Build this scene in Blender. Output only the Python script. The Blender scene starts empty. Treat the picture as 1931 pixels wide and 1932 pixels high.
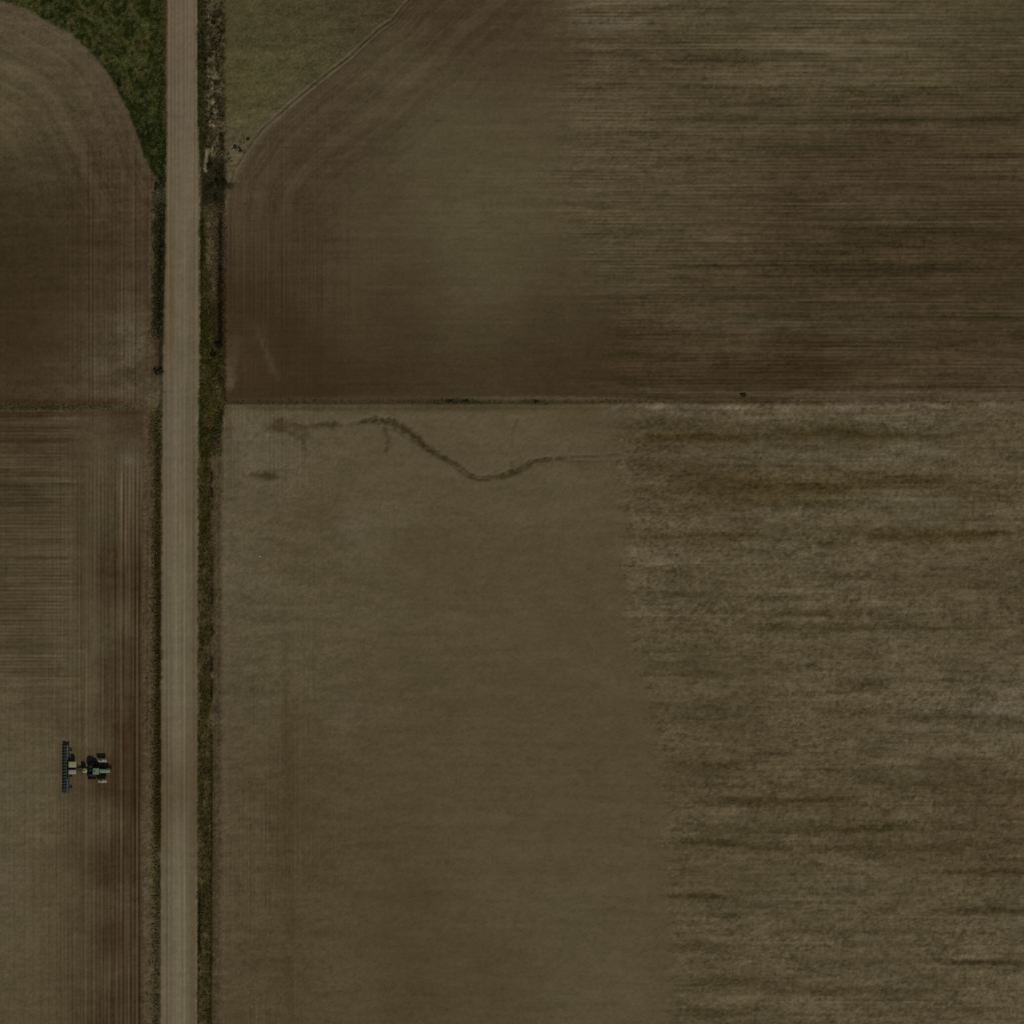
import bpy, bmesh, math, random
import numpy as np
from mathutils import Vector, Matrix

# ------------------------------------------------------------------ camera, light, exposure
scene = bpy.context.scene
COL = scene.collection
MPP = 0.13153            # metres per map unit (the map is 1931 units across)
CU = CV = 965.5
def wx(u): return (u - CU) * MPP
def wy(v): return (CV - v) * MPP

cam_d = bpy.data.cameras.new('camera')
cam = bpy.data.objects.new('camera', cam_d)
COL.objects.link(cam)
cam.location = (0, 0, 1000)
cam_d.sensor_fit = 'HORIZONTAL'
cam_d.sensor_width = 36
cam_d.lens = 36 * 1000 / (1931 * MPP)
cam_d.clip_start = 1
cam_d.clip_end = 20000
scene.camera = cam

SUN_EL, SUN_AZ = math.radians(47), math.radians(158)     # azimuth clockwise from north (+Y)
world = bpy.data.worlds.new('World')
scene.world = world
world.use_nodes = True
wn = world.node_tree
bg = wn.nodes['Background']
sky = wn.nodes.new('ShaderNodeTexSky')
sky.sky_type = 'NISHITA'
sky.sun_disc = False
sky.sun_elevation = SUN_EL
sky.sun_rotation = SUN_AZ
wn.links.new(sky.outputs[0], bg.inputs[0])
bg.inputs[1].default_value = 0.08
sun_d = bpy.data.lights.new('sun', 'SUN')
sun_d.energy = 3.2
sun_d.angle = math.radians(0.6)
sun_d.color = (1.0, 0.94, 0.86)
sun = bpy.data.objects.new('sun', sun_d)
COL.objects.link(sun)
sdir = Vector((math.sin(SUN_AZ) * math.cos(SUN_EL), math.cos(SUN_AZ) * math.cos(SUN_EL), math.sin(SUN_EL)))
sun.rotation_euler = sdir.to_track_quat('Z', 'Y').to_euler()
scene.view_settings.view_transform = 'Standard'
scene.view_settings.look = 'None'
scene.view_settings.gamma = 1
scene.view_settings.exposure = -1.3

# the look of a sunlit level surface divided by its base colour, so colours can be given as they look
KCAL = np.array((0.413, 0.418, 0.455))
def lin(c):
    c = np.asarray(c, dtype=float) / 255.0
    return np.where(c <= 0.04045, c / 12.92, ((c + 0.055) / 1.055) ** 2.4)
def alb(c): return lin(c) / KCAL
def calm(C, keep):
    """draw hues toward plain soil of the same lightness"""
    Y = C @ np.array((.2126, .7152, .0722))
    ys = np.array([lin(c) @ np.array((.2126, .7152, .0722)) for c in ((44, 35, 20), (60, 49, 32), (72, 60.5, 42), (84, 74, 53), (100, 91, 71), (120, 111, 91))])
    cs = np.array([lin(c) for c in ((44, 35, 20), (60, 49, 32), (72, 60.5, 42), (84, 74, 53), (100, 91, 71), (120, 111, 91))])
    ref = np.stack([np.interp(Y, ys, cs[:, i]) for i in range(3)], -1)
    return C * keep + ref * (1 - keep)

# ------------------------------------------------------------------ helpers
def tag(o, label=None, cat=None, group=None, kind=None):
    if label: o['label'] = label
    if cat: o['category'] = cat
    if group: o['group'] = group
    if kind: o['kind'] = kind
    return o

def mesh_obj(name, verts, faces, mat, parent=None, smooth=False):
    me = bpy.data.meshes.new(name)
    me.from_pydata([tuple(v) for v in verts], [], faces)
    me.update()
    if smooth:
        me.polygons.foreach_set('use_smooth', [True] * len(me.polygons))
    o = bpy.data.objects.new(name, me)
    COL.objects.link(o)
    if mat: me.materials.append(mat)
    if parent: o.parent = parent
    return o

def big_mesh(name, co, quads, mat):
    """co (N,3) float, quads (M,4) int"""
    me = bpy.data.meshes.new(name)
    me.vertices.add(len(co))
    me.vertices.foreach_set('co', np.ascontiguousarray(co, dtype=np.float32).ravel())
    n = len(quads)
    me.loops.add(n * 4)
    me.loops.foreach_set('vertex_index', np.ascontiguousarray(quads, dtype=np.int32).ravel())
    me.polygons.add(n)
    me.polygons.foreach_set('loop_start', np.arange(0, n * 4, 4, dtype=np.int32))
    try:
        me.polygons.foreach_set('loop_total', np.full(n, 4, dtype=np.int32))
    except Exception:
        pass
    me.update(calc_edges=True)
    me.validate()
    o = bpy.data.objects.new(name, me)
    COL.objects.link(o)
    me.materials.append(mat)
    return o

def add_attr(o, name, data):
    a = o.data.attributes.new(name, 'FLOAT_COLOR', 'POINT')
    d = np.ones((len(data), 4), dtype=np.float32)
    d[:, :data.shape[1]] = data
    a.data.foreach_set('color', d.ravel())

_rng = np.random.RandomState(11)
def vnoise(x, y, seed=0):
    """smooth value noise, 0..1"""
    r = np.random.RandomState(seed)
    T = r.rand(256, 256)
    xi = np.floor(x).astype(int); yi = np.floor(y).astype(int)
    fx = x - xi; fy = y - yi
    fx = fx * fx * (3 - 2 * fx); fy = fy * fy * (3 - 2 * fy)
    a = T[yi % 256, xi % 256]; b = T[yi % 256, (xi + 1) % 256]
    c = T[(yi + 1) % 256, xi % 256]; d = T[(yi + 1) % 256, (xi + 1) % 256]
    return (a * (1 - fx) + b * fx) * (1 - fy) + (c * (1 - fx) + d * fx) * fy
def fbm(x, y, seed=0, octv=4):
    s = 0; a = 1; t = 0
    for k in range(octv):
        s = s + a * vnoise(x * 2 ** k + 17.3 * k, y * 2 ** k + 5.1 * k, seed + k); t += a; a *= 0.55
    return s / t
def sst(e0, e1, x):
    t = np.clip((x - e0) / (e1 - e0), 0, 1)
    return t * t * (3 - 2 * t)

# ------------------------------------------------------------------ node materials
def nn(nt, t, **kw):
    n = nt.nodes.new(t)
    for k, v in kw.items(): setattr(n, k, v)
    return n
def math_n(nt, op, a, b=None, c=None):
    n = nn(nt, 'ShaderNodeMath', operation=op)
    for i, s in enumerate((a, b, c)):
        if s is None: continue
        if isinstance(s, (int, float)): n.inputs[i].default_value = s
        else: nt.links.new(s, n.inputs[i])
    return n.outputs[0]
def noise_n(nt, vec, sc, detail=3, rough=0.55, scale=1.0, dist=0.0):
    m = nn(nt, 'ShaderNodeMapping')
    m.inputs['Scale'].default_value = sc
    nt.links.new(vec, m.inputs['Vector'])
    n = nn(nt, 'ShaderNodeTexNoise')
    n.inputs['Scale'].default_value = scale
    n.inputs['Detail'].default_value = detail
    n.inputs['Roughness'].default_value = rough
    n.inputs['Distortion'].default_value = dist
    nt.links.new(m.outputs[0], n.inputs['Vector'])
    return math_n(nt, 'MULTIPLY', math_n(nt, 'SUBTRACT', n.outputs['Fac'], 0.5), 2.6)   # about -1..1

def ground_mat(name, fine=1.0, tint=(1.0, 1.0, 1.25), bump=0.25, gravel=False):
    """soil, gravel or turf: macro tone from the mesh, rows and grain from noise along and across the rows"""
    m = bpy.data.materials.new(name)
    m.use_nodes = True
    nt = m.node_tree
    b = nt.nodes['Principled BSDF']
    b.inputs['Roughness'].default_value = 0.95
    b.inputs['Specular IOR Level'].default_value = 0.1
    tc = nn(nt, 'ShaderNodeTexCoord').outputs['Object']
    tone = nn(nt, 'ShaderNodeAttribute', attribute_name='tone').outputs['Color']
    grain = nn(nt, 'ShaderNodeAttribute', attribute_name='grain').outputs['Color']
    arc = nn(nt, 'ShaderNodeAttribute', attribute_name='arc').outputs['Color']
    sg = nn(nt, 'ShaderNodeSeparateColor'); nt.links.new(grain, sg.inputs[0])
    sa = nn(nt, 'ShaderNodeSeparateColor'); nt.links.new(arc, sa.inputs[0])
    # rows running east-west: fine lines plus broad tillage bands
    h = math_n(nt, 'ADD', noise_n(nt, tc, (0.03, 1.35, 1), 3, 0.6),
               math_n(nt, 'MULTIPLY', noise_n(nt, tc, (0.014, 0.35, 1), 4, 0.6), 0.55))
    # rows running north-south
    v = math_n(nt, 'ADD', math_n(nt, 'MULTIPLY', noise_n(nt, tc, (1.3, 0.022, 1), 2, 0.6), 1.5),
               math_n(nt, 'MULTIPLY', noise_n(nt, tc, (0.35, 0.02, 1), 2, 0.5), 0.5))
    # crop rows, a hand's width of ridge and furrow each, strong in places and washed out in others
    sx = nn(nt, 'ShaderNodeSeparateXYZ'); nt.links.new(tc, sx.inputs[0])
    def rows(coord, period, sc1, sc2):
        wob = noise_n(nt, tc, sc1, 2, 0.5)
        ph = math_n(nt, 'ADD', math_n(nt, 'MULTIPLY', coord, 2 * math.pi / period), math_n(nt, 'MULTIPLY', wob, 2.2))
        am = math_n(nt, 'MAXIMUM', math_n(nt, 'ADD', noise_n(nt, tc, sc2, 3, 0.6), 0.35), 0.05)
        return math_n(nt, 'MULTIPLY', math_n(nt, 'SINE', ph), am)
    rv = rows(sx.outputs[0], 0.98, (0.12, 0.004, 1), (0.55, 0.012, 1))
    rh = rows(sx.outputs[1], 0.92, (0.004, 0.12, 1), (0.03, 0.35, 1))
    # clods, residue and damp spots
    mt = math_n(nt, 'ADD', noise_n(nt, tc, (0.75, 1.25, 1), 4, 0.65),
                math_n(nt, 'MULTIPLY', noise_n(nt, tc, (0.13, 0.40, 1), 5, 0.7, dist=0.4), 0.9))
    # rows that follow the curved field edge: arc.x = distance from the edge, arc.y = distance along
    cv = nn(nt, 'ShaderNodeCombineXYZ')
    nt.links.new(sa.outputs[0], cv.inputs[0]); nt.links.new(sa.outputs[1], cv.inputs[1])
    ar = noise_n(nt, cv.outputs[0], (55, 3.0, 1), 4, 0.65)
    fn = noise_n(nt, tc, (1.6, 1.6, 1), 3, 0.8)
    pt = noise_n(nt, tc, (0.16, 0.16, 1), 5, 0.7, dist=0.5)
    s = math_n(nt, 'MULTIPLY', h, math_n(nt, 'MULTIPLY', sg.outputs[0], 0.6))
    s = math_n(nt, 'ADD', s, math_n(nt, 'MULTIPLY', rv, math_n(nt, 'MULTIPLY', sg.outputs[1], 1.1)))
    s = math_n(nt, 'ADD', s, math_n(nt, 'MULTIPLY', rh, math_n(nt, 'MULTIPLY', math_n(nt, 'MAXIMUM', math_n(nt, 'SUBTRACT', sg.outputs[0], 0.20), 0.0), 1.7)))
    s = math_n(nt, 'ADD', s, math_n(nt, 'MULTIPLY', v, math_n(nt, 'MULTIPLY', sg.outputs[1], 0.45)))
    s = math_n(nt, 'ADD', s, math_n(nt, 'MULTIPLY', mt, sg.outputs[2]))
    s = math_n(nt, 'ADD', s, math_n(nt, 'MULTIPLY', ar, sa.outputs[2]))
    s = math_n(nt, 'ADD', s, math_n(nt, 'MULTIPLY', fn, 0.21 * fine))
    s = math_n(nt, 'ADD', s, math_n(nt, 'MULTIPLY', pt, 0.10 * fine))
    s = math_n(nt, 'MAXIMUM', s, -0.62)
    s = math_n(nt, 'MINIMUM', s, 0.6)
    # slow colour drift between redder and greyer-green soil
    hue = noise_n(nt, tc, (0.03, 0.05, 1), 3, 0.6)
    comb = nn(nt, 'ShaderNodeCombineXYZ')
    for i, (t, hsh) in enumerate(zip(tint, (0.02, -0.01, -0.02))):
        f = math_n(nt, 'ADD', math_n(nt, 'MULTIPLY', s, t), math_n(nt, 'MULTIPLY', hue, hsh))
        nt.links.new(math_n(nt, 'MAXIMUM', math_n(nt, 'ADD', f, 1.0), 0.12), comb.inputs[i])
    mul = nn(nt, 'ShaderNodeVectorMath', operation='MULTIPLY')
    nt.links.new(tone, mul.inputs[0]); nt.links.new(comb.outputs[0], mul.inputs[1])
    nt.links.new(mul.outputs[0], b.inputs['Base Color'])
    bp = nn(nt, 'ShaderNodeBump')
    bp.inputs['Strength'].default_value = bump
    bp.inputs['Distance'].default_value = 0.25
    nt.links.new(s, bp.inputs['Height'])
    nt.links.new(bp.outputs[0], b.inputs['Normal'])
    return m

def paint(name, rgb, rough=0.5, metal=0.0, dust=0.15, spec=0.5):
    """machine paint, rubber or plastic with dust speckle"""
    m = bpy.data.materials.new(name); m.use_nodes = True
    nt = m.node_tree; b = nt.nodes['Principled BSDF']
    b.inputs['Roughness'].default_value = rough
    b.inputs['Metallic'].default_value = metal
    b.inputs['Specular IOR Level'].default_value = spec
    tc = nn(nt, 'ShaderNodeTexCoord').outputs['Object']
    n = noise_n(nt, tc, (2.5, 2.5, 2.5), 4, 0.65)
    mx = nn(nt, 'ShaderNodeMix', data_type='RGBA')
    nt.links.new(math_n(nt, 'MULTIPLY', math_n(nt, 'ADD', n, 0.6), dust), mx.inputs['Factor'])
    mx.inputs['A'].default_value = (*rgb, 1)
    mx.inputs['B'].default_value = (0.22, 0.17, 0.11, 1)
    nt.links.new(mx.outputs['Result'], b.inputs['Base Color'])
    return m

def leaf_mat(name):
    m = bpy.data.materials.new(name); m.use_nodes = True
    nt = m.node_tree; b = nt.nodes['Principled BSDF']
    b.inputs['Roughness'].default_value = 0.8
    b.inputs['Specular IOR Level'].default_value = 0.15
    tone = nn(nt, 'ShaderNodeAttribute', attribute_name='tone').outputs['Color']
    tc = nn(nt, 'ShaderNodeTexCoord').outputs['Object']
    n = noise_n(nt, tc, (1.3, 1.3, 1.3), 3, 0.6)
    f = math_n(nt, 'ADD', math_n(nt, 'MULTIPLY', n, 0.25), 1.0)
    sc = nn(nt, 'ShaderNodeVectorMath', operation='SCALE')
    nt.links.new(tone, sc.inputs[0]); nt.links.new(f, sc.inputs['Scale'])
    nt.links.new(sc.outputs[0], b.inputs['Base Color'])
    return m

# ------------------------------------------------------------------ the lie of the land, in map units
def pl(v, pts):
    """piecewise linear u(v)"""
    p = np.array(pts, float)
    return np.interp(v, p[:, 0], p[:, 1])
ROAD_L = [(-400, 318), (0, 315.5), (400, 314), (560, 311), (700, 308.5), (820, 306), (1000, 305.5), (1500, 305), (2400, 303)]
ROAD_R = [(-400, 372), (0, 371.5), (230, 372), (330, 376), (650, 376.5), (800, 373.5), (1300, 373), (1900, 371), (2400, 370)]
WEST_E = [(-400, 272), (300, 272), (348, 283), (420, 280), (770, 274), (790, 270), (2400, 266)]     # east edge of the west fields
EAST_E = [(-400, 424), (770, 424), (790, 419), (2400, 418)]                                        # west edge of the east fields
ARC_NW = np.array([(-400, -120), (-200, -70), (-60, -32), (0, 0), (44, 14), (88, 40), (135, 65), (170, 96), (205, 140), (235, 196), (255, 245), (272, 296), (296, 340), (300, 352)], float)
ARC_NE = np.array([(425, 470), (427, 400), (433, 350), (441, 319), (461, 287), (493, 243), (561, 183), (625, 131), (656, 108), (677, 88), (716, 52), (740, 36), (762, 8), (800, -30), (1000, -200)], float)

def seg_dist(U, V, P, closed=False):
    """distance to polyline, position along it, and signed side"""
    best = np.full(U.shape, 1e9); along = np.zeros(U.shape); side = np.zeros(U.shape)
    L = 0
    for (x0, y0), (x1, y1) in zip(P[:-1], P[1:]):
        dx, dy = x1 - x0, y1 - y0; l = math.hypot(dx, dy)
        t = np.clip(((U - x0) * dx + (V - y0) * dy) / (l * l), 0, 1)
        d = np.hypot(U - x0 - t * dx, V - y0 - t * dy)
        s = np.sign((U - x0) * dy - (V - y0) * dx)
        m = d < best
        best = np.where(m, d, best); along = np.where(m, L + t * l, along); side = np.where(m, s, side)
        L += l
    return best, along, side

def shepard(U, V, pts, s=75, p=2.0):
    num = np.zeros(U.shape + (3,)); den = np.zeros(U.shape)
    for u, v, c in pts:
        w = 1.0 / (((U - u) ** 2 + (V - v) ** 2) + s * s) ** p
        num += w[..., None] * lin(c); den += w
    return num / den[..., None]

NWF = [(20, 60, (82, 68, 54)), (100, 85, (84, 72, 58)), (60, 110, (76, 64, 50)), (170, 140, (82, 70, 56)), (15, 150, (92, 82, 60)), (60, 190, (86, 76, 54)),
       (10, 215, (84, 76, 54)), (110, 220, (76, 66, 48)), (120, 170, (80, 68, 52)), (30, 300, (58, 54, 36)), (15, 390, (54, 50, 32)), (90, 300, (66, 58, 40)), (90, 400, (54, 49, 32)),
       (180, 210, (76, 64, 52)), (200, 290, (72, 58, 46)), (240, 330, (72, 60, 46)), (200, 380, (64, 50, 38)), (250, 420, (70, 56, 42)), (180, 460, (62, 48, 34)), (40, 470, (48, 43, 28)),
       (50, 530, (56, 42, 28)), (120, 560, (62, 50, 36)), (30, 600, (56, 41, 27)), (210, 560, (66, 52, 38)), (250, 520, (68, 54, 40)),
       (235, 615, (80, 68, 52)), (250, 650, (84, 75, 57)), (200, 680, (78, 68, 50)), (170, 640, (64, 52, 37)), (30, 680, (59, 45, 31)), (120, 720, (64, 52, 38)), (200, 735, (74, 63, 48)),
       (30, 740, (66, 51, 38)), (255, 730, (76, 66, 50))]
NEF = [(900, 400, (83, 77, 57)), (850, 250, (81, 75, 56)), (930, 520, (80, 74, 54)), (1000, 330, (83, 75, 56)), (700, 200, (73, 63, 47)), (620, 240, (70, 58, 43)), (760, 150, (76, 68, 50)), (600, 330, (72, 60, 44)),
       (540, 400, (69, 53, 39)), (560, 480, (67, 49, 35)), (500, 300, (70, 58, 44)), (455, 380, (74, 62, 47)), (470, 460, (70, 56, 42)), (480, 560, (58, 44, 29)), (450, 600, (60, 46, 31)),
       (520, 650, (56, 41, 26)), (640, 520, (72, 62, 43)), (700, 420, (76, 67, 47)), (700, 600, (68, 56, 37)), (600, 720, (58, 46, 29)), (480, 720, (60, 44, 30)), (760, 690, (62, 50, 32)), (900, 640, (70, 62, 42)),
       (900, 710, (64, 52, 34)), (1050, 620, (68, 57, 38)), (1150, 700, (60, 46, 27)), (1200, 640, (62, 48, 30)), (1050, 700, (61, 48, 29)), (900, 60, (70, 58, 42)), (820, 30, (68, 54, 39)), (1000, 20, (72, 58, 42)),
       (1130, 42, (86, 76, 58)), (1060, 120, (72, 57, 39)), (1180, 110, (78, 66, 50)), (1150, 200, (78, 68, 50)), (1050, 200, (80, 72, 54)), (1300, 300, (74, 66, 46)), (1180, 335, (82, 68, 51)), (1400, 450, (70, 60, 41)),
       (1120, 450, (74, 68, 46)), (1200, 500, (72, 66, 46)), (1300, 560, (68, 60, 40)), (1500, 440, (64, 51, 34)), (1500, 150, (80, 73, 54)), (1350, 20, (76, 69, 47)), (1700, 50, (78, 72, 50)), (1850, 25, (74, 69, 46)),
       (1600, 100, (82, 74, 56)), (1500, 240, (66, 59, 38)), (1650, 270, (67, 53, 37)), (1550, 330, (70, 58, 42)), (1350, 380, (76, 68, 48)), (1700, 400, (72, 62, 44)), (1900, 180, (70, 63, 42)), (1900, 300, (74, 64, 46)),
       (1870, 360, (66, 52, 37)), (1900, 460, (63, 51, 33)), (1750, 480, (64, 52, 34)), (1650, 480, (60, 48, 30)), (1900, 590, (68, 56, 39)), (1800, 700, (66, 53, 35)), (1500, 690, (58, 43, 25)), (1600, 570, (67, 57, 39)),
       (1400, 620, (70, 61, 42)), (1650, 620, (68, 58, 40)), (1400, 700, (64, 49, 30)), (1650, 715, (68, 54, 36)), (1900, 660, (66, 55, 35)), (1250, 420, (76, 70, 48)), (1900, 730, (78, 64, 48))]
SEF = [(470, 800, (90, 80, 64)), (500, 850, (94, 85, 68)), (560, 880, (88, 80, 62)), (620, 850, (86, 76, 58)), (700, 990, (91, 82, 65)), (450, 950, (86, 77, 61)), (440, 1060, (88, 80, 63)), (540, 960, (84, 74, 56)),
       (620, 960, (82, 71, 51)), (600, 1060, (82, 72, 53)), (600, 1200, (85, 77, 58)), (570, 1260, (84, 76, 57)), (500, 1180, (84, 77, 59)), (440, 1200, (86, 76, 60)), (900, 850, (87, 76, 58)), (760, 860, (86, 76, 57)),
       (1000, 800, (88, 77, 58)), (1120, 820, (84, 72, 54)), (900, 960, (85, 75, 55)), (1050, 950, (86, 76, 55)), (820, 1030, (79, 68, 46)), (950, 1100, (83, 72, 51)), (1000, 1200, (85, 73, 52)), (1120, 1100, (83, 71, 50)),
       (700, 1130, (84, 75, 54)), (820, 1190, (84, 74, 53)), (1100, 1400, (82, 71, 49)), (980, 1320, (82, 71, 50)), (800, 1300, (80, 70, 48)), (660, 1330, (82, 73, 53)), (480, 1320, (82, 73, 54)), (470, 1420, (82, 72, 52)),
       (560, 1400, (78, 66, 43)), (540, 1500, (75, 63, 39)), (450, 1560, (82, 71, 50)), (640, 1480, (80, 70, 48)), (540, 1640, (78, 67, 45)), (540, 1820, (76, 64, 40)), (455, 1750, (82, 72, 51)), (640, 1700, (78, 67, 44)),
       (760, 1640, (78, 66, 43)), (750, 1850, (77, 65, 40)), (640, 1820, (84, 73, 52)), (900, 1820, (79, 68, 44)), (900, 1560, (84, 74, 52)), (1000, 1700, (85, 75, 53)), (1120, 1620, (84, 74, 52)), (1130, 1850, (86, 76, 56)),
       (430, 1900, (80, 68, 46)), (960, 1450, (82, 72, 51)), (1180, 1500, (83, 72, 50)), (1240, 1750, (84, 73, 51))]
SEX = [(1300, 830, (78, 66, 46)), (1250, 1000, (82, 71, 51)), (1500, 860, (82, 72, 54)), (1700, 860, (90, 80, 63)), (1850, 840, (84, 73, 54)), (1500, 1050, (85, 76, 57)), (1700, 1050, (86, 75, 56)), (1250, 1060, (87, 77, 57)),
       (1500, 1200, (84, 74, 54)), (1850, 1100, (82, 70, 50)), (1350, 1300, (84, 73, 52)), (1500, 1350, (85, 74, 54)), (1800, 1300, (84, 74, 55)), (1750, 1330, (88, 78, 60)), (1900, 1350, (92, 83, 66)), (1400, 1450, (80, 68, 46)),
       (1600, 1500, (82, 70, 48)), (1850, 1500, (76, 64, 42)), (1400, 1600, (84, 73, 52)), (1700, 1650, (86, 75, 54)), (1500, 1750, (86, 76, 56)), (1700, 1730, (84, 73, 53)), (1850, 1600, (80, 68, 47)), (1900, 1750, (86, 77, 58)),
       (1400, 1880, (84, 73, 52)), (1700, 1850, (86, 75, 55)), (1880, 1880, (88, 78, 58))]
SWF = [(40, 800, (66, 54, 40)), (150, 800, (72, 60, 46)), (50, 880, (68, 60, 40)), (120, 920, (72, 64, 45)), (40, 950, (66, 58, 38)), (200, 850, (80, 69, 52)), (235, 800, (68, 54, 40)), (240, 880, (78, 67, 52)), (200, 1000, (76, 66, 48)),
       (60, 1030, (76, 66, 47)), (130, 1060, (78, 69, 51)), (50, 1130, (74, 65, 45)), (130, 1170, (80, 71, 53)), (40, 1220, (78, 66, 49)), (70, 1320, (80, 68, 50)), (15, 1330, (86, 74, 57)), (150, 1280, (82, 73, 54)), (180, 1200, (80, 70, 52)),
       (60, 1420, (86, 76, 57)), (15, 1480, (84, 78, 59)), (60, 1560, (86, 76, 58)), (20, 1660, (88, 78, 61)), (60, 1750, (86, 77, 58)), (15, 1820, (84, 75, 55)), (100, 1680, (82, 71, 51)), (130, 1800, (80, 69, 48)), (60, 1900, (84, 73, 54)),
       (170, 1400, (78, 67, 47)), (180, 1550, (78, 68, 48)), (170, 1700, (76, 65, 44)), (180, 1850, (78, 66, 47)),
       (215, 1050, (68, 54, 38)), (245, 1100, (64, 50, 35)), (250, 1250, (64, 49, 34)), (220, 1250, (70, 56, 40)), (245, 1380, (64, 49, 33)), (220, 1480, (64, 48, 30)), (250, 1500, (60, 46, 29)), (250, 1600, (66, 51, 36)),
       (220, 1650, (62, 47, 30)), (250, 1700, (70, 56, 43)), (225, 1780, (64, 46, 31)), (255, 1780, (74, 60, 48)), (240, 1880, (62, 48, 32)), (225, 1930, (66, 52, 36))]
OLV = [(440, 60, (72, 69, 42)), (440, 150, (74, 71, 38)), (500, 60, (70, 67, 41)), (570, 60, (72, 66, 43)), (560, 150, (71, 69, 40)), (470, 150, (78, 76, 42)), (440, 240, (86, 78, 57)), (480, 205, (78, 72, 46)), (520, 190, (82, 76, 54)),
       (640, 60, (72, 66, 43)), (600, 100, (74, 72, 44)), (700, 20, (66, 58, 38)), (450, 290, (82, 74, 54)), (445, 190, (76, 74, 34)), (660, 10, (70, 64, 40))]

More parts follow.
